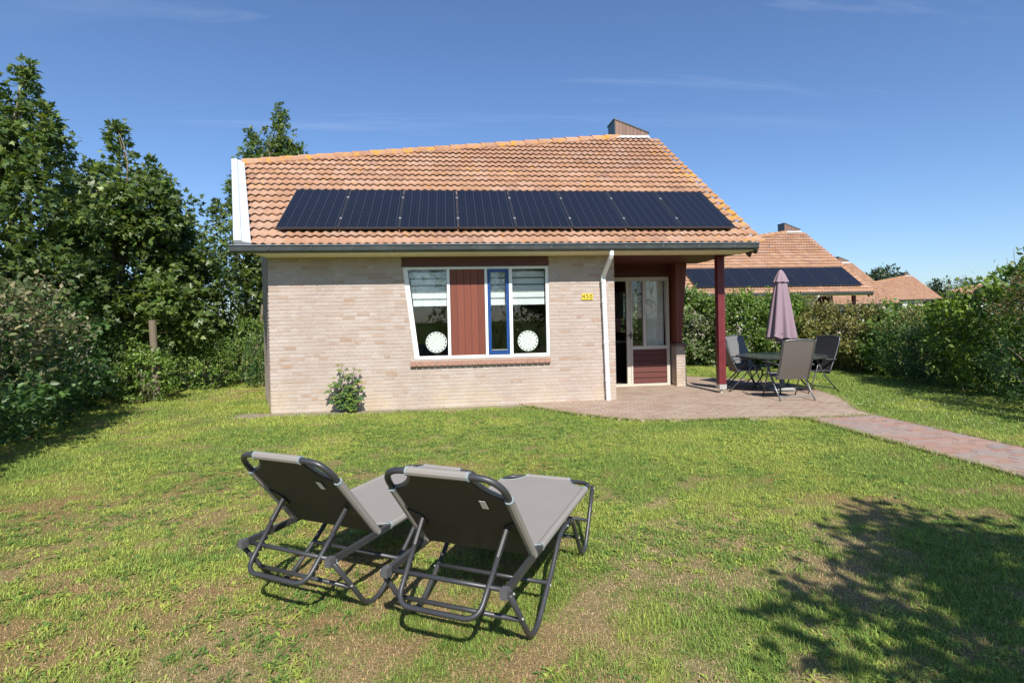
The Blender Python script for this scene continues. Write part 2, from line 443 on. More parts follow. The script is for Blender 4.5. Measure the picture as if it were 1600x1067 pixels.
def lawn_state(x, y):
    """greenness 0..1, yellowness 0..1, dry colour warmth 0..1"""
    g = fbm(x, y, .21, 11, 4) * .60 + fbm(x, y, .8, 17, 2) * .18 + fbm(x, y, 2.4, 21, 3) * .22
    trend = np.clip((y - 3.6) / 5, -.5, .6) * .20 + np.clip(x / 5, -1, 1) * .085 - .075 * np.clip((1.5 - x) / 3, 0, 1) * np.clip((6.5 - y) / 2.5, 0, 1)
    trend = trend + np.where(y > 9.5, .06, 0)
    g = np.clip((g + trend - .47) * 5.2 + .50, 0, 1)
    yl = np.clip((fbm(x, y, .8, 31, 3) - .42) * 5 - np.clip(x / 9, -.2, .5), 0, 1)
    w = fbm(x, y, 1.1, 41, 3)
    edge = np.clip(1.25 - np.abs(y - 9.5) / .2, 0, 1) * ((x < 1.3) & (x > -3.6)) + np.clip(1 - np.hypot(x + 3.35, (y - 9.5)) / .45, 0, 1)
    edge2 = np.clip(edge + .9 * (fbm(x, y, .3, 51, 2) - .5), 0, 1) * (edge > 0)
    return g, yl, w, edge2
STRAW = np.array([.68, .54, .31]); STRAW2 = np.array([.58, .35, .165]); GREEN = np.array([.26, .385, .072]); YEL = np.array([.485, .545, .11]); DEEP = np.array([.13, .23, .052])
def make_lawn():
    xs = np.r_[-1500, -500, -200, -90, -45, -28, np.arange(-20, 20.01, .15), 28, 45, 90, 200, 500, 1500]
    ys = np.r_[-1500, -500, -200, -90, -45, -25, -12, np.arange(-6, 22.01, .15), 30, 45, 90, 200, 500, 1500]
    X, Y = np.meshgrid(xs, ys); nx, ny = len(xs), len(ys)
    x, y = X.ravel(), Y.ravel()
    z = lawn_z(x, y)
    g, yl, w, e = lawn_state(x, y)
    dry = STRAW + (STRAW2 - STRAW) * w[:, None]
    grn = GREEN + (YEL - GREEN) * (yl * .7)[:, None]
    c = dry * .62 + (grn * .72 - dry * .62) * (.1 + g * .75)[:, None]
    c = c + (np.array([.44, .37, .28]) - c) * e[:, None]
    far = (np.abs(x) > 20) | (y > 22) | (y < -6)
    c[far] = GREEN * .35
    i = np.arange(nx * ny).reshape(ny, nx)
    a, b, cc, d = i[:-1, :-1].ravel(), i[:-1, 1:].ravel(), i[1:, 1:].ravel(), i[1:, :-1].ravel()
    me = fast_mesh('lawn', np.c_[x, y, z], np.r_[np.c_[a, b, cc], np.c_[a, cc, d]], M['soil'], c, True)
    tag(link('lawn', me), kind='structure')
make_lawn()

def make_grass_blades():
    parts = []
    # rings by distance: (near, far, blades per m2, width, length)
    rings = [(1.3, 3.0, 17000, .0025, .026, 2), (3.0, 4.5, 10500, .0034, .027, 2), (4.5, 6.5, 6800, .0050, .028, 1), (6.5, 9, 3700, .0072, .029, 1), (9, 13, 2000, .010, .032, 1), (13, 19, 800, .014, .04, 1)]
    VV, TT, CC = [], [], []; off = 0
    for r0, r1, dens, wd, ln, seg in rings:
        a0, a1 = PSI - .92, PSI + .92
        n = int(dens * (a1 - a0) / 2 * (r1 * r1 - r0 * r0))
        r = np.sqrt(rng.uniform(r0 * r0, r1 * r1, n)); a = rng.uniform(a0, a1, n)
        x, y = r * np.sin(a), r * np.cos(a)
        g, yl, w, e = lawn_state(x, y)
        fine = fbm(x, y, .07, 61, 2)
        isgreen = rng.random(n) < np.clip(.12 + .76 * g + (fine - .5) * 1.5, .05, .95)
        keep = ~paved(x + rng.normal(0, .03, n), y + rng.normal(0, .03, n)) & (rng.random(n) > e * .95)
        keep &= isgreen | (rng.random(n) < .75)
        x, y, g, yl, w, isgreen, fine = (q[keep] for q in (x, y, g, yl, w, isgreen, fine)); n = len(x)
        L = ln * rng.uniform(.5, 1.35, n) * np.where(isgreen, .75 + .6 * g, .8) * (.7 + .7 * fine)
        tilt = np.where(isgreen, rng.uniform(.6, 1.5, n), rng.uniform(1.15, 1.55, n)); th = rng.uniform(0, 2 * np.pi, n)
        dx, dy = np.cos(th), np.sin(th); wx, wy = -dy, dx
        W = wd * rng.uniform(.7, 1.3, n) * np.where(isgreen, 1, .75)
        col = np.where(isgreen[:, None], GREEN, STRAW)
        k = rng.random(n)
        gcol = DEEP + (GREEN - DEEP) * np.clip(k * 1.8, 0, 1)[:, None]
        gcol = gcol + (YEL - gcol) * np.clip(yl * .6 + rng.normal(0, .22, n), 0, 1)[:, None]
        scol = STRAW + (STRAW2 - STRAW) * np.clip(w + rng.normal(0, .2, n), 0, 1)[:, None]
        scol = scol * rng.uniform(.55, 1.25, n)[:, None]
        col = np.where(isgreen[:, None], gcol * rng.uniform(.75, 1.2, n)[:, None], scol)
        z = lawn_z(x, y)
        p0 = np.c_[x - wx * W / 2, y - wy * W / 2, z - .004]; p1 = np.c_[x + wx * W / 2, y + wy * W / 2, z - .004]
        if seg == 1:
            tip = np.c_[x + dx * L * np.sin(tilt), y + dy * L * np.sin(tilt), z + L * np.cos(tilt) + .004]
            V = np.stack([p0, p1, tip], 1).reshape(-1, 3); T = np.arange(3 * n).reshape(n, 3)
            C = np.repeat(col, 3, 0)
        else:
            t1 = tilt * .6; mx, my, mz = x + dx * L * .55 * np.sin(t1), y + dy * L * .55 * np.sin(t1), z + L * .55 * np.cos(t1)
            q0 = np.c_[mx - wx * W * .42, my - wy * W * .42, mz]; q1 = np.c_[mx + wx * W * .42, my + wy * W * .42, mz]
            t2 = np.minimum(tilt * 1.3, 1.62)
            tip = np.c_[mx + dx * L * .5 * np.sin(t2), my + dy * L * .5 * np.sin(t2), mz + L * .5 * np.cos(t2)]
            V = np.stack([p0, p1, q0, q1, tip], 1).reshape(-1, 3)
            b = np.arange(n)[:, None] * 5
            T = np.concatenate([b + [0, 1, 3], b + [0, 3, 2], b + [2, 3, 4]], 0)
            C = np.repeat(col, 5, 0)
        VV.append(V); TT.append(T + off); CC.append(C); off += len(V)
    # flat tufts of broader, brighter blades
    nt = 5200
    r = np.sqrt(rng.uniform(1.6 ** 2, 8.5 ** 2, nt)); a = rng.uniform(PSI - .9, PSI + .9, nt); tx, ty = r * np.sin(a), r * np.cos(a)
    ok = ~paved(tx, ty) & (fbm(tx, ty, .9, 71, 3) + .05 * (tx < 0) + rng.normal(0, .05, nt) > .5); tx, ty = tx[ok], ty[ok]; nt = len(tx); nb = 13
    x = np.repeat(tx, nb) + rng.normal(0, .022, nt * nb); y = np.repeat(ty, nb) + rng.normal(0, .022, nt * nb); n = nt * nb
    th = rng.uniform(0, 2 * np.pi, n); L = rng.uniform(.025, .06, n); W = rng.uniform(.0035, .007, n); dx, dy = np.cos(th), np.sin(th); z = lawn_z(x, y)
    hgt = rng.uniform(.006, .022, n)
    p0 = np.c_[x, y, z]; m0 = np.c_[x + dx * L * .5 + dy * W, y + dy * L * .5 - dx * W, z + hgt]; m1 = np.c_[x + dx * L * .5 - dy * W, y + dy * L * .5 + dx * W, z + hgt]; tp = np.c_[x + dx * L, y + dy * L, z + hgt * .5 + .004]
    V = np.stack([p0, m0, m1, tp], 1).reshape(-1, 3); b = np.arange(n)[:, None] * 4
    tone = np.repeat(rng.random(nt), nb)[:, None]; col = np.where(tone > .45, YEL * .9 * tone + GREEN * (1 - tone), DEEP * .95 + GREEN * .5 * tone) * rng.uniform(.8, 1.15, n)[:, None]
    VV.append(V); TT.append(np.concatenate([b + [0, 1, 2], b + [1, 3, 2]], 0) + off); CC.append(np.repeat(col, 4, 0)); off += len(V)
    # ragged blades along the edges of the paving
    for poly in (PATIO[1:20], PATH[1:3] , PATH[3:] + PATH[:1]):
        for (ax, ay), (bx, by) in zip(poly, poly[1:]):
            ln_ = math.hypot(bx - ax, by - ay); n = int(ln_ * 850)
            if n < 2: continue
            t = rng.random(n); nx_, ny_ = (by - ay) / ln_, -(bx - ax) / ln_; of = rng.normal(.0, .022, n) * (1 + .6 * fbm(ax + t, ay + t * 3, .2, 83, 2))
            x = ax + (bx - ax) * t + nx_ * of; y = ay + (by - ay) * t + ny_ * of; vis = (y > 1.5) & (y < 13.2)
            x, y = x[vis], y[vis]; n = len(x)
            if not n: continue
            th = rng.uniform(0, 2 * np.pi, n); L = rng.uniform(.022, .06, n); W = rng.uniform(.003, .008, n); ti = rng.uniform(.5, 1.3, n); dx, dy = np.cos(th), np.sin(th)
            V = np.stack([np.c_[x - dy * W / 2, y + dx * W / 2, np.full(n, -.09)], np.c_[x + dy * W / 2, y - dx * W / 2, np.full(n, -.09)], np.c_[x + dx * L * np.sin(ti), y + dy * L * np.sin(ti), -.082 + L * np.cos(ti)]], 1).reshape(-1, 3)
            k = rng.random(n)[:, None]; col = np.where(k > .3, GREEN * k + YEL * (1 - k) * .7, STRAW * .8) * rng.uniform(.6, 1.1, n)[:, None]
            VV.append(V); TT.append(np.arange(3 * n).reshape(n, 3) + off); CC.append(np.repeat(col, 3, 0)); off += len(V)
    # a few fallen leaves and straws
    nl = 260; r = np.sqrt(rng.uniform(1.6 ** 2, 10 ** 2, nl)); a = rng.uniform(PSI - .9, PSI + .9, nl); x, y = r * np.sin(a), r * np.cos(a)
    ok = ~paved(x, y); x, y = x[ok], y[ok]; n = len(x); th = rng.uniform(0, 6.28, n); L = rng.uniform(.012, .035, n); z = lawn_z(x, y) + .022; dx, dy = np.cos(th), np.sin(th)
    V = np.stack([np.c_[x, y, z], np.c_[x + (dx + dy * .5) * L * .5, y + (dy - dx * .5) * L * .5, z + .004], np.c_[x + (dx - dy * .5) * L * .5, y + (dy + dx * .5) * L * .5, z - .004], np.c_[x + dx * L, y + dy * L, z]], 1).reshape(-1, 3); b = np.arange(n)[:, None] * 4
    VV.append(V); TT.append(np.concatenate([b + [0, 1, 2], b + [1, 3, 2]], 0) + off); CC.append(np.repeat(np.array([.30, .20, .10]) * rng.uniform(.5, 1.6, (n, 1)), 4, 0)); off += len(V)
    # daisies in the shaded corner on the right
    n = 90; x, y = rng.uniform(6.4, 9.3, n), rng.uniform(6.0, 9.6, n); z = lawn_z(x, y) + .03; q = .009
    V = np.stack([np.c_[x - q, y, z], np.c_[x, y - q, z - .003], np.c_[x + q, y, z], np.c_[x, y + q, z + .004]], 1).reshape(-1, 3); b = np.arange(n)[:, None] * 4
    VV.append(V); TT.append(np.concatenate([b + [0, 1, 2], b + [0, 2, 3]], 0) + off); CC.append(np.full((4 * n, 3), .75)); off += len(V)
    me = fast_mesh('grass', np.concatenate(VV), np.concatenate(TT), M['grass'], np.concatenate(CC))
    tag(link('grass', me), 'short dry patchy grass of the lawn', 'grass', kind='stuff')
make_grass_blades()

def paver_field(name, poly, mat, x0, x1, y0, y1, ztop, seed, base_z):
    r = random.Random(seed)
    b = MB(); b.v = [(x, y, base_z) for x, y in poly]; b.f = [tuple(range(len(poly)))]
    root = b.build(name, M['sand']); tag(root, kind='structure')
    L, Wd, g = .21, .104, .0025
    u = MB(); c = .002
    hx, hy = (L - g) / 2, (Wd - g) / 2
    u.v = [(-hx, -hy, -.03), (hx, -hy, -.03), (hx, hy, -.03), (-hx, hy, -.03), (-hx + c, -hy + c, 0), (hx - c, -hy + c, 0), (hx - c, hy - c, 0), (-hx + c, hy - c, 0)]
    u.f = [(4, 5, 6, 7), (0, 1, 5, 4), (1, 2, 6, 5), (2, 3, 7, 6), (3, 0, 4, 7)]
    me = u.mesh('paver', mat)
    spots = []
    row = 0; y = y0
    while y < y1:
        x = x0 - L + (L / 2 if row % 2 else 0)
        while x < x1 + L:
            q_ = (np.arange(6) - 2.5) / 6 * L; in_ = inside(x + q_, np.full(6, y), poly)
            if in_.all(): spots.append((x, y, 1.0))
            elif in_.sum() > 1: k_ = q_[in_]; spots.append((x + k_.mean(), y, len(k_) / 6))
            x += L
        y += Wd; row += 1
    spots = [(x, y, ztop + r.uniform(-.0015, .0015), r.uniform(-.004, .004), r.uniform(-.004, .004), r.uniform(-.004, .004), k) for x, y, k in spots]
    def vis(s):
        a = math.atan2(s[0], s[1]) - PSI
        return s[1] > 0 and abs(a) < .775
    vs = sorted([s for s in spots if vis(s)], key=lambda s: s[0] ** 2 + s[1] ** 2)
    near = vs[:300]; nset = set(near)
    for s in near: link('paver', me, root, s[:3], s[3:6], (s[6], 1, 1))
    j = MB()
    from mathutils import Euler
    for s in spots:
        if s in nset: continue
        R = Euler(s[3:6]).to_matrix(); j.add([R @ Vector((v[0] * s[6], v[1], v[2])) + Vector(s[:3]) for v in u.v], u.f)
    if j.v: tag(j.build('paving', mat, root), kind='stuff')
paver_field('patio', PATIO, M['paver'], 1.2, 7.3, 7.2, 13.45, -.078, 3, -.083)
paver_field('path', PATH, M['path'], 5.03 + .105, 6.1, -5.9, 7.2, -.079, 4, -.0835)

# ------------------------------------------------------------------ the houses
O = Vector((-3.05, 9.626, GROUND))
YW = 9.626
TH = 0.615
RX, RY, RZ = 0.0, 9.194, 2.70           # eave line of the front roof plane: local axes x, s (up the slope), h (off the plane)
GAUGE, TW = .288, .295
def x_left(s): return -3.2 - .305 * s
def s_ridge(x): return 3.73 + .26 * (x + 4.36)
X_RIGHT = 5.5
PX0, PW, PN, PS0, PL = -2.85, 1.011, 8, .37, 1.655
def wave(x): return .017 * math.cos(2 * math.pi * x / (TW / 2)) + .017

def tile_geo(x0, x1, s0, s1, clip, n=12):
    top = []; low = []; lip = []
    for i in range(n + 1):
        x = x0 + (x1 - x0) * i / n
        z = wave(x)
        xx = max(x, x_left(s0)) if clip else x
        e = min(s1, s_ridge(xx)) if clip else s1
        a = s0; e = max(e, a + .02)
        f = (e - a) / (s1 - s0)
        low.append((xx, a, z + .046)); lip.append((xx, a + .003, z + .030)); top.append((xx, e, z + .046 - .044 * f))
    v = low + top + lip; m = n + 1
    f = [(i, i + 1, m + i + 1, m + i) for i in range(n)] + [(2 * m + i, 2 * m + i + 1, i + 1, i) for i in range(n)]
    f += [(m - 1, 2 * m + m - 1, 2 * m - 1), (0, m, 2 * m)]
    return v, f

def build_roof(house, loc, detail, tile_mat, max_tiles):
    rot = (TH, 0, 0)
    rl = Vector((RX, RY, RZ)) + loc
    q = [(x_left(0) - .2, -.05), (X_RIGHT, -.05), (5.43, s_ridge(5.43)), (x_left(3.75) - .2, s_ridge(x_left(3.75) - .2))]
    b = MB(); b.prism([(x, s, -.10) for x, s in q], (0, 0, .10))
    # rear plane, falling away behind the ridge
    ct, st = math.cos(TH), math.sin(TH)
    def loc_of(X, Y, Z):
        Y -= RY; Z -= RZ; return (X, Y * ct + Z * st, -Y * st + Z * ct)
    rp = [(q[3][0], q[3][1], 0), (5.43, q[2][1], 0), loc_of(5.5, 19.2, 2.6), loc_of(-4.6, 17.0, 2.6)]
    b.prism(rp, loc_of(0, RY, RZ - .1))
    roof = b.build('roof', M['darkwood'], house, rl, rot)
    rows = int(6.4 / GAUGE) + 1
    cand = []
    for k in range(rows):
        s0 = -.055 + k * GAUGE; s1 = s0 + GAUGE + .05
        i = int((x_left(s0) - .0) // TW)
        while i * TW < X_RIGHT - .06:
            x0 = i * TW; x1 = x0 + TW; i += 1
            if x1 < x_left(s0) + .02: continue
            xr = X_RIGHT - .012 * s0
            if x0 > xr - .12: continue
            if s_ridge((x0 + x1) / 2) < s0 + .03: continue
            clip = x0 < x_left(s0) + .001 or s_ridge(x0) < s1 + .02
            hid = PX0 + .15 < x0 and x1 < PX0 + PN * PW - .1 and PS0 + .15 < s0 and s0 + GAUGE < PS0 + PL - .05
            cand.append((k, x0, x1, s0, s1, clip, hid))
    shared = {}
    cand.sort(key=lambda c: (c[6], c[0]))
    rr = random.Random(5)
    joined = MB(); n = 0
    for k, x0, x1, s0, s1, clip, hid in cand:
        jx, jh = rr.uniform(-.003, .003), rr.uniform(0, .005)
        if n < max_tiles and not hid:
            if clip:
                v, f = tile_geo(x0, x1, s0, s1, True); me = MB().add([(x - x0, s - s0, z) for x, s, z in v], f).mesh('roof_tile', tile_mat)
            else:
                if 'a' not in shared:
                    v, f = tile_geo(0, TW, 0, GAUGE + .05, False); shared['a'] = MB().add(v, f).mesh('roof_tile', tile_mat, True)
                me = shared['a']
            link('roof_tile', me, roof, (x0 + jx, s0, jh), (rr.uniform(-.006, .006), rr.uniform(-.006, .006), rr.uniform(-.004, .004)))
            n += 1
        else:
            v, f = tile_geo(x0, x1, s0, s1, clip, 12 if detail == 2 else (8 if detail else 4))
            joined.add([(x + jx, s, z + jh) for x, s, z in v], f)
    if joined.v: tag(joined.build('tiling', tile_mat, roof), kind='stuff')
    # ridge caps
    A = Vector((x_left(3.75), s_ridge(x_left(3.75)), .02)); B = Vector((4.52, s_ridge(4.52), .02))
    dirv = (B - A); L = dirv.length; nr = 24; pl = L / nr
    ang = math.atan2(dirv.y, dirv.x)
    g = MB(); prof = [(-.13, -.05), (-.115, .035), (-.06, .085), (0, .10), (.06, .085), (.115, .02), (.14, -.09)]
    m = len(prof)
    g.v = [(0, y, z + .016) for y, z in prof] + [(pl + .05, y * .93, z * .93) for y, z in prof] + [(0, y * .82, z * .8) for y, z in prof]
    g.f = [(i, m + i, m + i + 1, i + 1) for i in range(m - 1)] + [(i, i + 1, 2 * m + i + 1, 2 * m + i) for i in range(m - 1)]
    rme = g.mesh('ridge_tile', M['ridge'])
    if detail:
        for i in range(nr):
            p = A + dirv * (i / nr)
            link('ridge_tile', rme, roof, p, (rr.uniform(-.03, .03), rr.uniform(-.008, .008), ang))
    else:
        j = MB()
        R = Matrix.Rotation(ang, 3, 'Z')
        for i in range(nr): j.add([R @ Vector(v) + A + dirv * (i / nr) for v in g.v], g.f)
        tag(j.build('ridge_tiling', M['ridge'], roof), kind='stuff')
    # white verge trim on the splayed left edge
    t = MB(); s0, s1 = -.07, s_ridge(x_left(3.75)) + .02
    lo = [(x_left(s0) - .21, s0, -.12), (x_left(s0) - .09, s0, -.12), (x_left(s0) - .09, s0, .13), (x_left(s0) - .21, s0, .13)]
    hi = [(x_left(s1) - .21 + (x - x_left(s0) + .21), s1, z) for x, _, z in lo]
    t.hexa(lo, hi)
    lo = [(x_left(s0) - .088, s0, -.05), (x_left(s0) + .045, s0, -.05), (x_left(s0) + .045, s0, .082), (x_left(s0) - .088, s0, .112)]
    hi = [(x_left(s1) + (x - x_left(s0)), s1, z) for x, _, z in lo]
    t.hexa(lo, hi)
    t.build('verge_trim', M['trim'], roof)
    b2 = MB(); b2.hexa([(5.40, -.05, -.26), (5.44, -.05, -.26), (5.44, -.05, -.02), (5.40, -.05, -.02)], [(5.33, 6.2, -.26), (5.37, 6.2, -.26), (5.37, 6.2, -.02), (5.33, 6.2, -.02)])
    b2.build('barge_board', M['darkwood'], roof)
    return roof, rl, rot

def build_panels(house, rl, rot, clamps):
    fr = MB(); w, L, t, e = PW - .012, PL, .035, .011
    fr.box(0, w, 0, e, 0, t).box(0, w, L - e, L, 0, t).box(0, e, e, L - e, 0, t).box(w - e, w, e, L - e, 0, t)
    ce = MB().box(e, w - e, e, L - e, .004, t - .003)
    fme, cme = fr.mesh('panel_frame', M['pframe']), ce.mesh('panel_cells', M['cells'])
    kme = MB().box(-.02, .02, -.03, .03, 0, .012).mesh('clamp', M['clamp'])
    rail = MB().box(0, PN * PW, .33, .37, -.07, 0).box(0, PN * PW, 1.25, 1.29, -.07, 0)
    for i in range(PN):
        p = bpy.data.objects.new('solar_panel', None); COL.objects.link(p); p.parent = house
        R = Matrix.Rotation(TH, 3, 'X')
        p.location = rl + R @ Vector((PX0 + i * PW, PS0, .105)); p.rotation_euler = rot
        link('panel_frame', fme, p); link('panel_cells', cme, p)
        if clamps and i:
            for y in (.35, 1.27): link('clamp', kme, p, (-.006, y, t))
    r = rail.build('mounting_rail', M['clamp'], house, rl + Matrix.Rotation(TH, 3, 'X') @ Vector((PX0, PS0, .105)), rot)

def build_gutter(house, loc, detail):
    prof = [(9.205, 2.685), (9.205, 2.59), (9.17, 2.572), (9.11, 2.572), (9.08, 2.60), (9.07, 2.675), (9.055, 2.685), (9.065, 2.690), (9.085, 2.68), (9.095, 2.61), (9.12, 2.59), (9.19, 2.60)]
    x0, x1 = -3.46, 5.47
    b = MB(); b.prism([(x0, y, z) for y, z in prof], (x1 - x0, 0, 0))
    for x in (x0, x1 - .004): b.prism([(x, y, z) for y, z in prof[:6]], (.004, 0, 0))
    gt = b.build('gutter', M['zinc'], house, loc)
    MB().box(x0, x1, 9.052, 9.068, 2.684, 2.693).build('gutter_lip', M['zinclip'], gt)
    if detail:
        br = MB(); br.bar((0, 9.066, 2.66), (-.02, 9.068, 2.612), .006, .014)
        me = br.mesh('gutter_bracket', M['cap'])
        for i in range(14): link('gutter_bracket', me, gt, (-2.85 + i * .655, -.004, 0))
    s = MB(); s.prism([(-3.10, 9.15, 2.555), (5.42, 9.15, 2.555), (5.42, 9.62, 2.545), (-3.05, 9.62, 2.545)], (0, 0, .02))
    s.prism([(-3.22, 9.2, 2.57), (5.42, 9.2, 2.57), (5.42, 9.2, 2.69), (-3.22, 9.2, 2.69)], (0, .02, 0))
    s.build('soffit', M['soffit'], house, loc)
    e = MB().prism([(5.43, 9.10, 2.56), (5.43, 9.16, 2.50), (5.43, 9.30, 2.56), (5.43, 9.30, 2.70), (5.43, 9.12, 2.62)], (.04, 0, 0))
    e.build('eave_end_bracket', M['darkwood'], house, loc)

def build_chimney(house, loc):
    Y0, Y1 = 14.16, 14.75
    b = MB(); b.prism([(4.50, Y0, 5.9), (5.40, Y0, 5.9), (5.40, Y0, 6.37), (4.50, Y0, 6.70)], (0, Y1 - Y0, 0))
    c = b.build('chimney', M['chim'], house, loc)
    bd = MB().box(0, .088, -.008, 0, 5.95, 6.0).mesh('chimney_board', M['chim'])
    for i in range(9):
        x = 4.50 + i * .1; zt = 6.70 - (i + 1) * .1 / .9 * .33 - .0
        p = MB().prism([(x + .004, Y0 - .012, 5.95), (x + .096, Y0 - .012, 5.95), (x + .096, Y0 - .012, zt), (x + .004, Y0 - .012, zt + .0355)], (0, .011, 0))
        p.build('chimney_board', M['chim'], c)
    k = MB(); k.prism([(4.46, Y0 - .03, 6.712), (5.43, Y0 - .03, 6.357), (5.43, Y0 - .03, 6.385), (4.46, Y0 - .03, 6.74)], (0, Y1 - Y0 + .06, 0))
    k.build('chimney_cap', M['zinc'], c)
    MB().box(4.48, 4.498, Y0 - .02, Y1, 5.9, 6.70).build('chimney_side', M['zinc'], c)
    R = Matrix.Rotation(TH, 3, 'X'); rl = Vector((RX, RY, RZ))
    f = MB(); P = [(4.44, s_ridge(4.44) - .09), (5.41, s_ridge(5.41) - .30), (5.41, s_ridge(5.41) - .02), (4.44, s_ridge(4.44) + .06)]
    xs = [4.44 + i * .0485 for i in range(21)]
    lo = [R @ Vector((x, P[0][1] + (P[1][1] - P[0][1]) * i / 20 - .03, .065 + wave(x) * .5)) + rl for i, x in enumerate(xs)]
    hi = [R @ Vector((x, 6.02 + .005 * i, .085)) + rl for i, x in enumerate(xs)]
    hi2 = [Vector((h.x, Y0 - .015, 6.29)) for h in hi]
    f.add(lo + hi + hi2, [(i, i + 1, 22 + i, 21 + i) for i in range(20)] + [(21 + i, 22 + i, 43 + i, 42 + i) for i in range(20)])
    f.build('flashing', M['flash'], c)

def wall_prism(b, pts, y0, y1):
    b.prism([(x, y0, z) for x, z in pts], (0, y1 - y0, 0))

def win_left(z): return -.633 - .183 * (z - .75) / 1.62      # slanted left edge of the window opening
WX1, WZ0, WZ1 = 1.775, .75, 2.37

def build_front(house, loc):
    """front wall with its bricks, window unit, lintel, sill"""
    b = MB(); yb0, yb1 = YW + .0015, YW + .28
    zt = 2.56
    wall_prism(b, [(-3.05, -.16), (win_left(GROUND), -.16), (win_left(zt), zt), (-3.05, zt)], yb0, yb1)
    wall_prism(b, [(win_left(GROUND) + .0005, -.16), (WX1, -.16), (WX1, WZ0 - .03), (win_left(WZ0 - .03) + .0005, WZ0 - .03)], yb0, yb1)
    wall_prism(b, [(WX1 + .0005, -.16), (2.98, -.16), (2.98, zt), (WX1 + .0005, zt)], yb0, yb1)
    # return into the porch and splayed left gable wall
    b.box(2.70, 2.98, yb1, 11.4, GROUND, zt)
    b.hexa([(-3.05, yb0 + .002, GROUND), (-2.75, yb1, GROUND), (-3.72, 12.28, GROUND), (-3.99, 12.2, GROUND)], [(-3.05, yb0 + .002, 2.60), (-2.75, yb1, 2.72), (-3.72, 12.28, 4.70), (-3.99, 12.2, 4.62)])
    b.hexa([(-3.72, 12.281, GROUND), (-4.1, 17.0, GROUND), (-4.4, 17.0, GROUND), (-3.99, 12.2015, GROUND)], [(-3.72, 12.281, 4.70), (-4.1, 17.0, 2.5), (-4.4, 17.0, 2.5), (-3.99, 12.2015, 4.62)])
    wall = b.build('front_wall', M['mortar'], house, loc)
    r = random.Random(11); bricks = []
    z = GROUND + .004 - .0625; row = 0; ch = .0625
    while z + .052 < 2.56:
        zc = z + .026
        spans = [(-3.055, 2.985)]
        if zc > WZ0 - .12 and zc < WZ0 - .02: spans = [(-3.055, win_left(zc) - .03), (WX1 - .012, 2.985)]
        elif zc >= WZ0 - .02: spans = [(-3.055, win_left(zc) + .004), (WX1 + .003, 2.985)]
        for xa, xb in spans:
            x = xa; first = True
            while x < xb - .02:
                if first: L = (.10, .155, .21, .13)[row % 4]; first = False
                else: L = .21 if r.random() < .72 else (.10 if r.random() < .6 else .155)
                e = min(x + L, xb)
                if xb - e < .06: e = xb
                bricks.append((x, e, z, r.uniform(0, .005)))
                x = e + .010
        z += ch; row += 1
    u = MB()
    u.v = [(0, 0, 0), (1, 0, 0), (1, 0, 1), (0, 0, 1), (0, 1, 0), (1, 1, 0), (1, 1, 1), (0, 1, 1)]
    u.f = [(0, 1, 2, 3), (1, 5, 6, 2), (3, 2, 6, 7), (0, 3, 7, 4), (0, 4, 5, 1)]
    me = u.mesh('brick', M['brick'])
    def key(t): return -(t[1] - t[0]) + .0001 * abs(t[0] + .5)
    order = sorted(bricks, key=key); near = set(order[:300])
    j = MB()
    for t in bricks:
        x0, x1, z, d = t
        if t in near: link('brick', me, wall, (x0, YW - .002 - d * .6, z), (0, 0, 0), (x1 - x0, .03, .0515 + r.uniform(-.0015, .001)))
        else: j.add([(x0 + (x1 - x0) * a, YW - .002 - d * .6 + .03 * b_, z + .0515 * c) for a, b_, c in u.v], u.f)
    # gable bricks seen at a grazing angle
    ga, gb = Vector((-3.06, 9.64, 0)), Vector((-3.99, 12.2, 0)); dv = (gb - ga); Lg = dv.length; dv.normalize(); nv = Vector((dv.y, -dv.x, 0)) * -1
    if nv.x > 0: nv = -nv
    z = GROUND + .004; row = 0
    while z < 4.4:
        t = max(.03, (z - 2.5) * 1.42) if z > 2.5 else .03
        t += .11 if row % 2 else 0
        while t < Lg - .2:
            p = ga + dv * t; q = ga + dv * (t + .21)
            a0, a1 = p + nv * .006, q + nv * .006; i0, i1 = p - nv * .03, q - nv * .03
            j.add([(a0.x, a0.y, z), (a1.x, a1.y, z), (i1.x, i1.y, z), (i0.x, i0.y, z), (a0.x, a0.y, z + .0515), (a1.x, a1.y, z + .0515), (i1.x, i1.y, z + .0515), (i0.x, i0.y, z + .0515)],
                  [(0, 4, 5, 1), (4, 7, 6, 5), (0, 1, 2, 3), (0, 3, 7, 4), (1, 5, 6, 2)])
            t += .22
        z += ch; row += 1
    tag(j.build('brickwork', M['brick'], wall), kind='stuff')

    # window unit
    yf, yb = YW + .018, YW + .085
    def bar(poly): return MB().prism([(x, yf, z) for x, z in poly], (0, yb - yf, 0))
    fr = MB(); wl = win_left; fw_ = .075
    fr.prism([(wl(WZ0), yf, WZ0), (wl(WZ0) + .085, yf, WZ0), (wl(WZ1) + .085, yf, WZ1), (wl(WZ1), yf, WZ1)], (0, yb - yf, 0))
    fr.box(WX1 - .055, WX1, yf, yb, WZ0, WZ1)
    fr.prism([(wl(WZ0) + .0855, yf + .001, WZ0), (WX1 - .0555, yf + .001, WZ0), (WX1 - .0555, yf + .001, WZ0 + .055), (wl(WZ0 + .055) + .0855, yf + .001, WZ0 + .055)], (0, yb - yf - .002, 0))
    fr.prism([(wl(WZ1 - .045) + .0855, yf + .001, WZ1 - .045), (WX1 - .0555, yf + .001, WZ1 - .045), (WX1 - .0555, yf + .001, WZ1), (wl(WZ1) + .0855, yf + .001, WZ1)], (0, yb - yf - .002, 0))
    win = fr.build('window', M['white'], house, loc)
    zb, zt_ = WZ0 + .056, WZ1 - .046
    for x0, x1 in ((-.045, .005), (.622, .668), (1.055, 1.112)):
        MB().box(x0, x1, yf - .003, yb - .01, zb, zt_).build('mullion', M['white'], win)
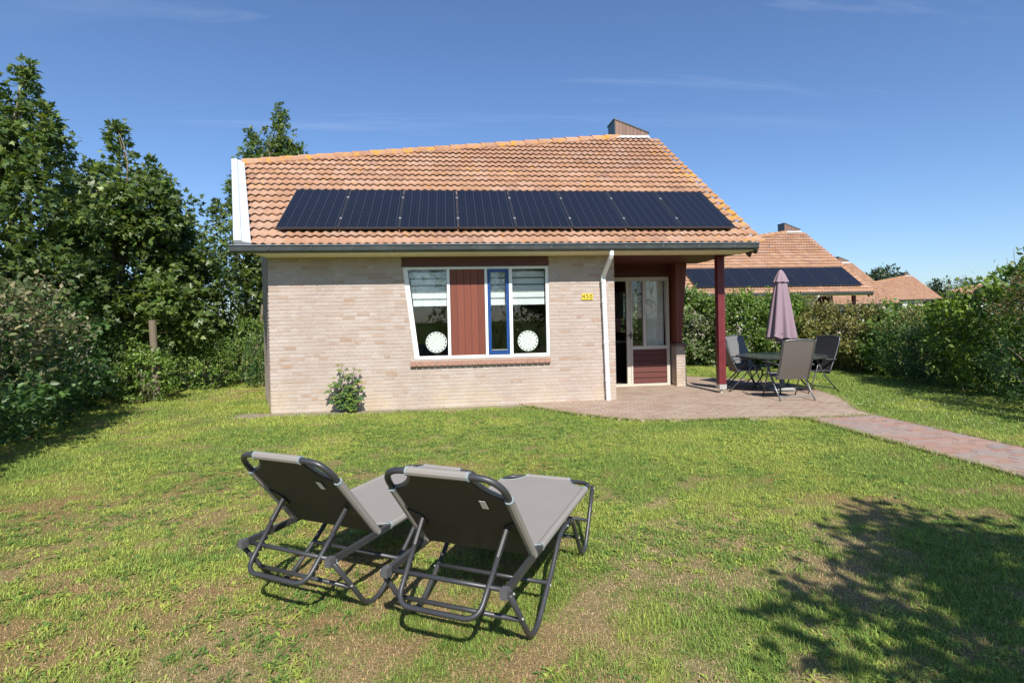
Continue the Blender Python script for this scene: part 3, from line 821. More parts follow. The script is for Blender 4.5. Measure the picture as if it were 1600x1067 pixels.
    # left pane (slanted), right pane, casement
    MB().prism([(wl(zb) + .086, yf + .03, zb), (-.046, yf + .03, zb), (-.046, yf + .03, zt_), (wl(zt_) + .086, yf + .03, zt_)], (0, .006, 0)).build('pane', M['glass'], win)
    MB().box(1.113, WX1 - .056, yf + .03, yf + .036, zb, zt_).build('pane', M['glass'], win)
    c0, c1 = .670, 1.053
    cs = MB().box(c0, c0 + .055, yf - .012, yb - .02, zb, zt_).box(c1 - .055, c1, yf - .012, yb - .02, zb, zt_)
    cs.box(c0 + .0555, c1 - .0555, yf - .011, yb - .02, zb, zb + .075).box(c0 + .0555, c1 - .0555, yf - .011, yb - .02, zt_ - .055, zt_)
    cs.build('casement', M['blue'], win)
    MB().box(c0 + .05, c1 - .05, yf - .022, yf - .012, zb + .072, zb + .088).build('casement_drip', M['zinclip'], win)
    MB().box(c0 + .056, c1 - .056, yf + .02, yf + .026, zb + .076, zt_ - .056).build('pane', M['glass'], win)
    # red boards between
    x = .008; wd = (.620 - .008) / 5
    for i in range(5):
        MB().prism([(x + .004, yf + .004, zb), (x + wd - .004, yf + .004, zb), (x + wd - .004, yf + .004, zt_), (x + .004, yf + .004, zt_)], (0, .02, 0)).build('board', M['board'], win); x += wd
    MB().box(.006, .621, yf + .018, yf + .04, zb, zt_).build('board_backing', M['lintel'], win)
    # lintel
    MB().box(wl(2.37) - .012, WX1 + .012, YW - .004, YW + .08, WZ1 + .003, 2.445).box(wl(2.37) - .010, WX1 + .010, YW + .012, YW + .08, 2.4455, 2.55).build('lintel', M['lintel'], win)
    # sill
    sl = MB().box(-.70, WX1 + .005, YW - .045, YW + .05, .655, .742).build('sill', M['sillm'], win)
    sb = MB(); sb.prism([(0, YW - .06, .632), (.099, YW - .06, .632), (.099, YW - .055, .717), (.099, YW + .045, .747), (0, YW + .045, .747), (0, YW - .055, .717)], (0, 0, 0))
    sb = MB(); sb.hexa([(0, YW - .065, .638), (.098, YW - .065, .638), (.098, YW + .04, .650), (0, YW + .04, .650)], [(0, YW - .06, .715), (.098, YW - .06, .715), (.098, YW + .04, .748), (0, YW + .04, .748)])
    sme = sb.mesh('sill_brick', M['sillb'])
    n = 23; pitch = (WX1 + .01 + .70) / n
    for i in range(n): link('sill_brick', sme, sl, (-.705 + i * pitch, random.uniform(-.002, .002), 0), (0, 0, 0), ((pitch - .010) / .098, 1, 1))
    # day and night blinds behind the panes
    for x0, x1, sl_ in ((None, -.05, True), (c0 + .06, c1 - .06, False), (1.118, WX1 - .06, False)):
        z = zt_ - .015; k = 0
        while z > 1.75:
            h = .030 if k % 2 == 0 else .092
            za, zb2 = z - h, z
            xa = wl(za) + .10 if sl_ else x0
            xb_ = wl(zb2) + .10 if sl_ else x0
            MB().prism([(xa, yb + .05, za + .0005), (x1, yb + .05, za + .0005), (x1, yb + .05, zb2), (xb_, yb + .05, zb2)], (0, .003, 0)).build('blind_band', M['blindsheer' if k % 2 == 0 else 'blind'], win)
            z = za; k += 1
        xa = wl(1.72) + .10 if sl_ else x0
        MB().box(xa, x1, yb + .046, yb + .058, z - .014, z - .001).build('blind_rail', M['blind'], win)
    MB().box(-.75, WX1, yb + .005, yb + .24, .72, .742).build('window_board', M['white'], win)

def build_porch(house, loc):
    YD = 11.4
    # door wall: frame, boards, panes
    fr = MB().box(2.985, 4.757, YD, YD + .09, 2.20, 2.28).box(4.692, 4.757, YD, YD + .09, -.03, 2.1995)
    fr.box(3.885, 3.923, YD - .003, YD + .088, -.03, 2.1995).box(4.165, 4.235, YD + .001, YD + .089, .79, 2.1995).box(3.9235, 4.6915, YD + .001, YD + .089, .715, .7895)
    fr.box(2.985, 4.757, YD - .004, YD + .085, -.088, -.0305)
    d = fr.build('door_frame', M['cream'], house, loc)
    MB().box(3.924, 4.1645, YD + .04, YD + .046, .79, 2.1995).build('pane', M['glass'], d)
    MB().box(4.2355, 4.6915, YD + .04, YD + .046, .79, 2.1995).build('pane', M['glass'], d)
    for i in range(6):
        z = -.03 + i * .1238
        MB().hexa([(3.926, YD + .005, z + .003), (4.690, YD + .005, z + .003), (4.690, YD + .04, z + .003), (3.926, YD + .04, z + .003)],
                  [(3.926, YD + .022, z + .121), (4.690, YD + .022, z + .121), (4.690, YD + .04, z + .121), (3.926, YD + .04, z + .121)]).build('board', M['dboard'], d)
    # jamb of the open doorway
    lf = MB().box(3.80, 3.884, YD + .012, YD + .07, -.03, 2.199)
    leaf = lf.build('door_jamb', M['cream'], house, loc)
    MB().tube([(3.80, YD + .02, 1.02), (3.86, YD - .03, 1.02), (3.92, YD - .035, 1.02)], .009, 6).box(3.87, 3.895, YD - .016, YD - .004, .95, 1.09).build('door_handle', M['plastic'], leaf)
    # boards above the door and the ceiling of the porch
    for i in range(3):
        z = 2.283 + i * .105
        MB().hexa([(2.985, YD + .01, z), (4.80, YD + .01, z), (4.80, YD + .05, z), (2.985, YD + .05, z)], [(2.985, YD + .022, z + .102), (4.80, YD + .022, z + .102), (4.80, YD + .05, z + .102), (2.985, YD + .05, z + .102)]).build('board', M['dboard'], d)
    for i in range(16):
        y = 9.64 + i * .11
        MB().box(2.985, 5.40, y, y + .106, 2.560, 2.575).build('ceiling_board', M['dboard'], house, loc)
    # right gable wall: brick base, capstone, slanted red cladding, with a window behind the porch
    def slab(b, y0, y1, z0, z1, xa0, xb0, xa1, xb1):
        b.hexa([(xa0, y0, z0), (xb0, y0, z0), (xb0, y1, z0), (xa0, y1, z0)], [(xa1, y0, z1), (xb1, y0, z1), (xb1, y1, z1), (xa1, y1, z1)])
    b = MB(); slab(b, 11.16, 18.2, GROUND, .78, 4.805, 5.022, 4.805, 4.985)
    gw = b.build('gable_base', M['mortar'], house, loc)
    u = MB(); z = GROUND + .004; row = 0; r = random.Random(9)
    bm = MB(); bm.v = [(0, 0, 0), (1, 0, 0), (1, 0, 1), (0, 0, 1), (0, 1, 0), (1, 1, 0), (1, 1, 1), (0, 1, 1)]; bm.f = [(0, 1, 2, 3), (1, 5, 6, 2), (3, 2, 6, 7), (0, 3, 7, 4), (0, 4, 5, 1)]
    me = bm.mesh('brick', M['brick'])
    while z < .72:
        xr = 5.027 - .037 * (z + .09) / .87
        cut = 4.805 + (.10 if row % 2 else .145)
        for xa, xb in ((4.80, cut - .005), (cut + .005, xr)): link('brick', me, gw, (xa, 11.153, z), (0, 0, 0), (xb - xa, .03, .0515))
        y = 11.19
        while y < 11.4:
            yy = min(y + (.21 if row % 2 else .10), 11.42)
            link('brick', me, gw, (4.80, y, z), (0, 0, 0), (.03, yy - y, .0515)); y = yy + .01
        z += .0625; row += 1
    cp = MB(); slab(cp, 11.10, 18.2, .781, .835, 4.76, 5.05, 4.77, 5.03); cp.build('capstone', M['cap2'], gw)
    cl = MB()
    for y0, y1, z0, z1 in ((11.17, 13.6, .836, 2.62), (15.4, 18.2, .836, 2.62), (13.6005, 15.3995, .836, 1.0), (13.6005, 15.3995, 2.1, 2.62)):
        xr = lambda z: 4.925 + .15 * (z - .836) / 1.75
        slab(cl, y0, y1, z0, z1, 4.81, xr(z0), 4.81, xr(z1))
    cw = cl.build('gable_cladding', M['board'], house, loc)
    MB().prism([(4.815, 11.160, .84), (4.862, 11.160, .84), (4.925, 11.160, 2.6), (4.815, 11.160, 2.6)], (0, .009, 0)).build('board', M['board'], cw)
    MB().prism([(4.868, 11.160, .84), (4.925, 11.160, .84), (5.07, 11.160, 2.6), (4.931, 11.160, 2.6)], (0, .009, 0)).build('board', M['board'], cw)
    MB().box(4.86, 4.866, 13.6, 15.4, 1.0, 2.1).build('pane', M['glass'], cw)
    MB().box(4.80, 4.88, 14.42, 14.56, 1.0, 2.1).build('window_post', M['orange'], cw)
    # post
    p = MB().box(5.11, 5.245, 9.89, 10.02, .09, 2.555)
    for x in (5.14, 5.172, 5.204): p.box(x, x + .012, 9.884, 9.8895, .09, 2.555)
    po = p.build('porch_post', M['post'], house, loc)
    MB().box(5.105, 5.25, 9.88, 10.03, .0, .0895).box(5.15, 5.20, 9.93, 9.98, GROUND, -.0005).build('post_shoe', M['steel'], po)
    # curtain inside the right pane
    c = MB(); n = 60
    pts = [(4.245 + (.44) * i / n, 11.56 + .022 * math.sin(i * 1.25) + .008 * math.sin(i * .43)) for i in range(n + 1)]
    c.add([(x, y, .76) for x, y in pts] + [(x, y, 2.2) for x, y in pts], [(i, i + 1, n + 2 + i, n + 1 + i) for i in range(n)])
    c.build('curtain', M['curtain'], house, loc, smooth=True)
    # what the open door lets one see
    MB().box(2.99, 4.79, 12.9, 13.5, GROUND + .03, .80).build('counter', M['dark'], house, loc)
    MB().box(2.985, 4.80, 12.87, 13.53, .801, .835).build('counter_top', M['inner'], house, loc)
    MB().box(4.76, 4.765, 14.57, 15.38, 1.42, 2.12).box(4.75, 4.775, 14.57, 15.38, 1.395, 1.42).build('roller_blind', M['blind'], house, loc)
    MB().box(4.76, 4.765, 13.62, 14.41, 1.55, 2.12).build('roller_blind', M['blind'], house, loc)

def build_shell(house, loc):
    b = MB().box(-4.3, 4.80, 16.9, 17.1, GROUND, 2.6).build('rear_wall', M['inner'], house, loc)
    MB().prism([(-3.0, 9.92, -.07), (2.69, 9.92, -.07), (2.69, 11.41, -.07), (4.80, 11.41, -.07), (4.80, 16.9, -.07), (-4.1, 16.9, -.07), (-3.8, 12.3, -.07)], (0, 0, .02)).build('floor', M['floor'], house, loc)
    MB().prism([(-3.0, 9.66, 2.58), (2.98, 9.66, 2.58), (2.98, 11.41, 2.58), (4.90, 11.41, 2.58), (4.90, 16.9, 2.58), (-4.1, 16.9, 2.58), (-3.8, 12.3, 2.58)], (0, 0, .03)).build('ceiling', M['inner'], house, loc)
    MB().box(2.2, 2.27, 9.95, 16.8, -.05, 2.575).build('inner_wall', M['inner'], house, loc)

def build_pipe(house, loc):
    b = MB(); r = .041
    b.tube([(2.80, 9.15, 2.575), (2.80, 9.15, 2.50), (2.795, 9.18, 2.46), (2.765, 9.50, 2.20), (2.757, 9.535, 2.15), (2.757, 9.54, 2.10), (2.812, 9.545, -.085)], r, 18)
    p = b.build('downpipe', M['pvc'], house, loc)
    for z in (2.09, 1.72, .98, .30):
        x = 2.757 + .055 * (2.10 - z) / 2.185
        MB().tube([(x, 9.54, z - .035), (x, 9.54, z + .035)], r + .006, 12).build('pipe_socket', M['pvc'], p)
        MB().box(x - .012, x + .012, 9.58, 9.64, z - .05, z - .03).build('pipe_bracket', M['steel'], p)

def build_number(house, loc):
    pl = MB().box(2.368, 2.576, YW - .022, YW - .008, 1.748, 1.858).build('house_number_plate', M['yellow'], house, loc)
    cu = bpy.data.curves.new('digits', 'FONT'); cu.body = '450'; cu.size = .112; cu.align_x = 'CENTER'; cu.align_y = 'CENTER'; cu.extrude = .001; cu.space_character = 1.18
    t = bpy.data.objects.new('digits_source', cu); COL.objects.link(t)
    dg = bpy.context.evaluated_depsgraph_get(); me = bpy.data.meshes.new_from_object(t.evaluated_get(dg)); bpy.data.objects.remove(t)
    me.materials.clear(); me.materials.append(M['ink'])
    link('digits', me, pl, (2.472, YW - .0235, 1.803), (math.pi / 2, 0, 0))

def build_house(label, d, detail, group):
    """detail 2: the house in front; 1: next door; 0: roofs farther off"""
    d = Vector(d)
    h = thing('brick_house' if detail == 2 else 'neighbour_house', label, 'house', O + d, 0, group)
    loc = -O
    roof, rl, rot = build_roof(h, loc, detail, M['tile'] if detail == 2 else M['tile_far'], (300, 300, 300)[detail] if detail else 0)
    build_gutter(h, loc, detail == 2)
    build_chimney(h, loc)
    if detail: build_panels(h, rl, rot, detail == 2)
    if detail == 2:
        build_front(h, loc); build_porch(h, loc); build_shell(h, loc); build_pipe(h, loc); build_number(h, loc)
    else:
        b = MB().box(-3.05, 2.98, YW, 16.9, GROUND, 2.57)
        b.build('wall', M['brick'], h, loc)
        w = MB().prism([(-.82, YW - .03, 2.37), (-.63, YW - .03, .75), (WX1, YW - .03, .75), (WX1, YW - .03, 2.37)], (0, .028, 0)).build('window', M['white'], h, loc)
        for x0, x1 in ((-.6, -.05), (.68, 1.05), (1.12, 1.7)): MB().box(x0, x1, YW - .036, YW - .031, .82, 2.3).build('pane', M['dark'], w)
        MB().box(2.99, 4.80, 11.4, 16.9, GROUND, 2.57).build('porch_wall', M['dboard'], h, loc)
        MB().box(5.11, 5.245, 9.89, 10.02, GROUND, 2.56).build('porch_post', M['post'], h, loc)
        MB().tube([(2.80, 9.15, 2.575), (2.80, 9.15, 2.50), (2.765, 9.50, 2.20), (2.76, 9.54, 2.10), (2.81, 9.545, -.085)], .041, 8).build('downpipe', M['pvc'], h, loc)
        MB().box(4.81, 5.02, 11.16, 17, GROUND, 2.6).build('gable_wall', M['board'], h, loc)
    return h
build_house('pale brick bungalow with tiled roof, eight solar panels and house number 450', (0, 0, 0), 2, None)
G_N = 'holiday bungalows behind the hedge'
build_house('neighbouring bungalow behind the parasol with eight solar panels on its roof', (13.78, 13.70, -.316), 1, G_N)
build_house('second tiled roof beyond the hedge, right behind the neighbouring bungalow', (27.5, 27.4, -.63), 0, G_N)
build_house('third tiled roof beyond the hedge, just right of the dark round tree', (60.9, 57.4, .41), 0, G_N)
build_house('farthest tiled roof beyond the hedge, half hidden by the tall right shrub', (110.1, 91.9, .9), 0, G_N)

# ------------------------------------------------------------------ pierced white discs on the window board
def make_disc(label, x, z):
    t = thing('pierced_disc_ornament', label, 'ornament', (x, YW + .17, .742), 0, 'white discs standing in the window')
    NA = 64
    rad = [.008, .028, .047, .056, .076, .084, .104, .112, .134, .142, .158, .175, .187]
    def hole(b, a):
        k = a % 16; q = a % 8
        if b == 2: return a % 8 in (2, 3, 4)
        if b == 4: return a % 16 in (0, 15) or a % 8 == 4
        if b == 6: return a % 16 in (3, 12, 7, 8)
        if b == 8: return a % 16 in (0, 15, 5, 10)
        if b == 10: return a % 4 in (1, 2) 
        return False
    v = []; f = []
    for r in rad: v += [(r * math.cos(2 * math.pi * (a + .5) / NA), 0, r * math.sin(2 * math.pi * (a + .5) / NA)) for a in range(NA)]
    for b in range(len(rad) - 1):
        for a in range(NA):
            if not hole(b, a): f.append((b * NA + a, (b + 1) * NA + a, (b + 1) * NA + (a + 1) % NA, b * NA + (a + 1) % NA))
    f.append(tuple(range(NA)))
    o = MB().add(v, f).build('disc', M['white'], t, (0, 0, z - .742))
    md = o.modifiers.new('thick', 'SOLIDIFY'); md.thickness = .012
    MB().box(-.006, .006, -.006, .006, .006, z - .742 - .19).box(-.05, .05, -.03, .03, .001, .006).build('stand', M['plastic'], t)
make_disc('round pierced white ornament in the left, slanted window pane', -.255, 1.04)
make_disc('round pierced white ornament in the right window pane', 1.40, 1.025)

# ------------------------------------------------------------------ sun loungers
def bez(p0, p1, p2, n=8): return [((1 - t) ** 2 * p0[0] + 2 * t * (1 - t) * p1[0] + t * t * p2[0], (1 - t) ** 2 * p0[1] + 2 * t * (1 - t) * p1[1] + t * t * p2[1]) for t in (i / n for i in range(n + 1))]
def smooth_path(pts, r=.05, n=5):
    """polyline with its inner corners rounded"""
    P = [Vector(p) for p in pts]; out = [P[0]]
    for a, b, c in zip(P, P[1:], P[2:]):
        ra = min(r, (a - b).length * .45); rc = min(r, (c - b).length * .45)
        s, e = b + (a - b).normalized() * ra, b + (c - b).normalized() * rc
        for i in range(n + 1):
            t = i / n; out.append(s * (1 - t) ** 2 + b * 2 * t * (1 - t) + e * t * t)
    out.append(P[-1]); return out
def make_lounger(label, loc, heading):
    # local axes: x to the right, y from head end to foot end, z up
    t = thing('sun_lounger', label, 'sun lounger', (loc[0], loc[1], GROUND - .012), -heading, 'pair of sun loungers on the lawn')
    hw, zr, zs, L, uh, bl, ba = .302, .338, .367, 1.55, .378, .625, .88
    rz = lambda u: zr + (zs - zr) * u / L
    for s in (-1, 1):
        MB().bar((s * hw, .012, rz(0)), (s * hw, L - .13, rz(L - .13)), .024, .030).build('side_rail', M['frame'], t)
        MB().box(s * hw - .017, s * hw + .017, -.012, .03, zr - .022, zr + .02).build('rail_cap', M['cap'], t)
        o = hw + .022
        p1 = smooth_path([(s * o, .01, zr - .008), (s * o, .245, .016), (s * o, .35, .016), (s * o, .60, .19), (s * o, .74, .315), (s * o, .93, .33)], .06)
        MB().tube(p1, .0135, 8).build('leg', M['frame'], t, smooth=True)
        p2 = smooth_path([(s * o, .92, .325), (s * o, 1.005, .30), (s * o, 1.20, .016), (s * o, 1.29, .016), (s * o, 1.40, .16), (s * o, L - .03, zs - .01)], .05)
        MB().tube(p2, .0135, 8).build('leg', M['frame'], t, smooth=True)
        rv = MB()
        for u, z in ((.02, zr - .004), (.118, .175), (.52, .14), (.86, .325), (1.10, .165), (L - .04, zs - .02)): rv.tube([(s * (o + .012), u, z), (s * (o + .018), u, z)], .006, 6)
        rv.build('rivet', M['steel'], t)
    for u, z in ((.042, zr - .006), (.123, .165), (.53, .145), (1.10, .165), (1.40, .165)):
        MB().tube([(-hw - .02, u, z), (hw + .02, u, z)], .0115, 8).build('crossbar', M['frame'], t, smooth=True)
    # foot end bow of the seat frame
    bow = smooth_path([(-hw, L - .16, rz(L - .16)), (-hw, L, zs), (hw, L, zs), (hw, L - .16, rz(L - .16))], .11, 8)
    MB().tube(bow, .015, 8).build('foot_bow', M['frame'], t, smooth=True)
    def panel(name, length, cut0, cut1, to3, parent_frame=None):
        e = hw + .006
        out = []
        if cut0: out += bez((-.20, 0), (-.215, .05), (-e, .075)) if False else bez((-e, .075), (-.22, .055), (-.20, .0))[::1]
        else: out += [(-e, 0)]
        if cut0: out += bez((.20, 0), (.22, .055), (e, .075))
        else: out += [(e, 0)]
        out += bez((e, length - .155), (.185, length - .12), (.155, length + .012))
        out += bez((-.155, length + .012), (-.185, length - .12), (-e, length - .155))
        m = MB()
        top = [to3(x, y, .010) for x, y in out]; bot = [to3(x, y, .004) for x, y in out]; n = len(out)
        m.add(top + bot, [tuple(range(n)), tuple(range(2 * n - 1, n - 1, -1))] + [(i, n + i, n + (i + 1) % n, (i + 1) % n) for i in range(n)])
        a = .075 if cut0 else 0
        for s in (-1, 1): m.tube([to3(s * hw, a, 0), to3(s * hw, length - .155, 0)], .021, 10)
        m.tube([to3(-.155, length, 0), to3(.155, length, 0)], .021, 10)
        f = m.build(name, M['fabric'], t)
        for s in (-1, 1):
            bd = MB()
            bd.tube([to3(s * x, y, .012) for x, y in bez((.155, length + .012), (.185, length - .12), (e, length - .155))], .0035, 4)
            bd.tube([to3(s * hw, length - .163, 0), to3(s * hw, length - .151, 0)], .0222, 10); bd.tube([to3(s * .160, length, 0), to3(s * .149, length, 0)], .0222, 10)
            if cut0: bd.tube([to3(s * x, y, .012) for x, y in bez((.20, 0), (.22, .055), (e, .075))], .0035, 4); bd.tube([to3(s * hw, .075, 0), to3(s * hw, .088, 0)], .0222, 10)
            bd.build('edge_binding', M['binding'], f)
        return f
    u0 = .40; ls = L - u0
    panel('seat_fabric', ls, True, False, lambda x, y, h: (x, u0 + y, rz(u0 + y) + .004 + h - .012 * math.sin(math.pi * min(max(y / ls, 0), 1)) * (1 - (x / hw) ** 2) * (1 if h > .003 else 0)))
    cb, sb = math.cos(ba), math.sin(ba)
    B = lambda x, y, h: (x, uh - y * cb + h * sb, zr + .012 + y * sb + h * cb)
    fr = smooth_path([B(-hw, 0, 0), B(-hw, bl, 0), B(hw, bl, 0), B(hw, 0, 0)], .13, 10)
    MB().tube(fr, .0155, 10).build('backrest_frame', M['frame'], t, smooth=True)
    bf = panel('backrest_fabric', bl, False, False, B)
    ln_ = MB().prism([B(x, y, -.003) for x, y in [(-.285, 0), (.285, 0), (.285, bl - .155)] + bez((.285, bl - .155), (.185, bl - .13), (.15, bl - .02))[1:] + bez((-.15, bl - .02), (-.185, bl - .13), (-.285, bl - .155))], (0, -.001, -.001)); ln_.build('backrest_shade_sheet', M['back_shade'], bf)  # added sheet of darkened cloth, paints the shade under the backrest
    tg = MB(); tg.add([B(.155, .40, .001), B(.185, .40, .001), B(.185, .46, .001), B(.155, .46, .001)], [(0, 1, 2, 3)])
    tg.v = [(x, y - .009, z - .008) for x, y, z in tg.v]; tg.prism([Vector(v) for v in tg.v[:4]], (0, -.0015, -.001)); tg.build('care_tag', M['tagm'], bf)
    # prop: a bail hinged to the backrest that hooks behind the head-end crossbar
    bt = .235; xi, xo = hw - .075, hw - .10
    T0 = B(-xi, bt, -.012); T1 = B(xi, bt, -.012)
    pb = smooth_path([T0, (-xo, -.061, .233), (xo, -.061, .233), T1], .075, 8)
    pr = MB().tube(pb, .0125, 8).build('support_bail', M['frame'], t, smooth=True)
    for s, Tt in ((-1, T0), (1, T1)):
        A = Vector(Tt); Bq = Vector((s * xo, -.061, .233)); rk = MB()
        for k in range(7):
            p = A.lerp(Bq, .42 + .075 * k); rk.box(p.x - .007, p.x + .007, p.y + .010, p.y + .026, p.z - .012, p.z + .006)
        rk.build('ratchet', M['plastic'], pr)
        q = A.lerp(Bq, .0); MB().tube([A, A.lerp(Bq, .33)], .0150, 8).build('bail_sleeve', M['plastic'], pr)
        pc = [B(s * (hw - .012), bt - .07, -.004), B(s * (hw - .012), bt + .08, -.004), B(s * (hw - .085), bt + .02, -.004), B(s * (hw - .085), bt - .05, -.004)]
        MB().prism(pc, (0, -.008, -.006)).build('hinge_plate', M['plastic'], t)
make_lounger('grey sun lounger with raised back standing nearer, right of the pair', (-.063, 2.436), .493)
make_lounger('grey sun lounger with raised back standing farther left on the lawn', (-.877, 2.886), .538)

# ------------------------------------------------------------------ patio set
def make_chair(label, x, y, rz, cloth):
    """faces local +y"""
    t = thing('folding_garden_chair', label, 'chair', (x, y, -.078), rz, 'high-backed chairs round the patio table')
    w = .27
    def back(v, s, h=0):   # s up the back, v across, slightly curved
        c = .03 * math.sin(math.pi * s / .72)
        return (v, -.20 - .25 * (s / .72) - c * .6 + h, .40 + .66 * (s / .72) * (1 - .03 * s))
    n, k = 12, 8; m = MB()
    tops = lambda v: .70 + .028 * (1 - (v / w) ** 2)
    g = [[back(-w + .02 + (2 * w - .04) * i / k, tops(-w + 2 * w * i / k) * j / n - .05 * (1 - j / n)) for i in range(k + 1)] for j in range(n + 1)]
    fl = [p for r in g for p in r]; off = len(fl)
    m.add(fl + [(x_, y_ + .012, z_) for x_, y_, z_ in fl], [(j * (k + 1) + i, j * (k + 1) + i + 1, (j + 1) * (k + 1) + i + 1, (j + 1) * (k + 1) + i) for j in range(n) for i in range(k)] +
          [(off + j * (k + 1) + i, off + (j + 1) * (k + 1) + i, off + (j + 1) * (k + 1) + i + 1, off + j * (k + 1) + i + 1) for j in range(n) for i in range(k)])
    m.build('backrest', M[cloth], t, smooth=True)
    pts = [back(-w, -.05)] + [back(-w, .70 * j / n, .006) for j in range(1, n)] + [back(-w + 2 * w * i / k, tops(-w + 2 * w * i / k), .006) for i in range(k + 1)] + [back(w, .70 * j / n, .006) for j in range(n - 1, 0, -1)] + [back(w, -.05)]
    MB().tube(pts, .0135, 8).build('back_frame', M['chairf'], t, smooth=True)
    s = MB().box(-w + .015, w - .015, -.20, .27, .405, .418); s.build('seat', M[cloth], t)
    MB().tube(smooth_path([(-w, -.22, .40), (-w, .28, .42), (w, .28, .42), (w, -.22, .40)], .06), .0125, 8).build('seat_frame', M['chairf'], t, smooth=True)
    for sg in (-1, 1):
        a = sg * (w + .022)
        MB().tube(smooth_path([(a, .12, .615), (a, -.02, .36), (a, -.37, .0)], .1), .0125, 8).build('leg', M['chairf'], t, smooth=True)
        MB().tube(smooth_path([(a, .08, .615), (a, .16, .36), (a, .33, .0)], .1), .0125, 8).build('leg', M['chairf'], t, smooth=True)
        r = MB(); pp = [(a, -.31, .615), (a, -.12, .635), (a, .12, .64), (a, .26, .632)]
        for p, q in zip(pp, pp[1:]): r.bar(p, q, .045, .02)
        r.build('armrest', M['chairf'], t)
    MB().tube([(-w - .022, -.30, .07), (w + .022, -.30, .07)], .011, 8).build('stretcher', M['chairf'], t)
    MB().tube([(-w - .022, .285, .09), (w + .022, .285, .09)], .011, 8).build('stretcher', M['chairf'], t)
    return t
TX, TY = 6.40, 9.95
make_chair('chair with woven back in painted sunlit brown, turned to the viewer, in front of table', 5.93, 9.02, -.14, 'weave')
make_chair('chair with back in painted shade black, in profile, right of the patio table', 6.86, 9.72, 1.72, 'weaved')
make_chair('chair with back in painted sunlit grey, facing the viewer, behind the table', 6.28, 10.75, -2.75, 'weaveg')
make_chair('chair partly hidden behind the red porch post', 5.80, 10.24, -1.80, 'weave')
def make_table():
    t = thing('round_patio_table', 'round dark patio table under the closed parasol', 'table', (TX, TY, -.078))
    n = 48; r = .80
    ring = lambda r_, z: [(r_ * math.cos(2 * math.pi * i / n), r_ * math.sin(2 * math.pi * i / n), z) for i in range(n)]
    m = MB(); m.add(ring(r - .015, .70) + ring(r, .69) + ring(r, .665) + ring(r - .02, .655) + ring(.03, .70), [(j * n + i, (j + 1) * n + i, (j + 1) * n + (i + 1) % n, j * n + (i + 1) % n) for j in range(3) for i in range(n)] + [(i, (i + 1) % n, 4 * n + (i + 1) % n, 4 * n + i) for i in range(n)])
    m.build('table_top', M['tabletop'], t)
    for k in range(4):
        a = math.pi / 4 + k * math.pi / 2 + .2
        P = lambda rr, z: (rr * math.cos(a), rr * math.sin(a), z)
        MB().tube(smooth_path([P(.58, .66), P(.36, .45), P(.30, .30), P(.52, .0)], .16, 6), .015, 8).build('leg', M['frame'], t, smooth=True)
    for rr, z in ((.34, .40), (.31, .30)):
        MB().tube([(rr * math.cos(2 * math.pi * i / 24), rr * math.sin(2 * math.pi * i / 24), z) for i in range(24)], .009, 6, closed=True).build('ring_brace', M['frame'], t)
make_table()
def make_parasol():
    t = thing('closed_parasol', 'closed mauve parasol rising through the patio table', 'parasol', (TX + .03, TY, -.078))
    MB().tube([(0, 0, .03), (0, 0, 2.33)], .019, 10).build('pole', M['chairf'], t, smooth=True)
    b = MB(); n = 40
    prof = [(.24, 0), (.25, .02), (.25, .05), (.20, .075), (.05, .085), (.035, .30), (.03, .30)]
    b.add([(r * math.cos(2 * math.pi * i / n), r * math.sin(2 * math.pi * i / n), z) for r, z in prof for i in range(n)], [(j * n + i, j * n + (i + 1) % n, (j + 1) * n + (i + 1) % n, (j + 1) * n + i) for j in range(len(prof) - 1) for i in range(n)])
    b.build('base', M['base'], t, smooth=True)
    N = 96
    def cloth(z0, z1, r0, r1, folds, depth, rows, hem, ph, ex=1.0):
        v = []; f = []
        for j in range(rows + 1):
            q = j / rows
            for i in range(N):
                a = 2 * math.pi * i / N
                fo = math.cos(folds * a + ph + .5 * math.sin(2 * a + 1) + .25 * q)
                fo2 = abs(fo) ** .7 * (1 if fo > 0 else -1)
                R = (r0 + (r1 - r0) * q ** ex) * (1 + depth * (.25 + .75 * q) * fo2 + .05 * math.sin(3 * a + 2))
                z = z0 + (z1 - z0) * q + (hem * (math.cos(folds * a + ph + .8) * .5 + .6 * math.sin(2 * a + .7)) if j == rows else 0)
                v.append((R * math.cos(a), R * math.sin(a) * .9, z))
        for j in range(rows):
            for i in range(N): f.append((j * N + i, (j + 1) * N + i, (j + 1) * N + (i + 1) % N, j * N + (i + 1) % N))
        return MB().add(v, f)
    c = cloth(2.17, 1.03, .095, .25, 8, .22, 24, .035, .4, .85).build('canopy', M['parasol'], t, smooth=True)
    cloth(2.355, 2.115, .02, .142, 8, .10, 8, .008, .9, .7).build('vent_cap', M['parasol'], c, smooth=True)
    cloth(1.12, .95, .20, .085, 6, .2, 6, .01, .1).build('inner_folds', M['parasol'], c, smooth=True)
    MB().tube([(.0, -.155, 1.06), (.02, -.175, 1.00), (-.02, -.16, .985)], .012, 6).build('tie_strap', M['parasol'], c)
    MB().tube([(0, 0, 2.33), (0, 0, 2.37)], .02, 8).build('finial', M['plastic'], t)
make_parasol()

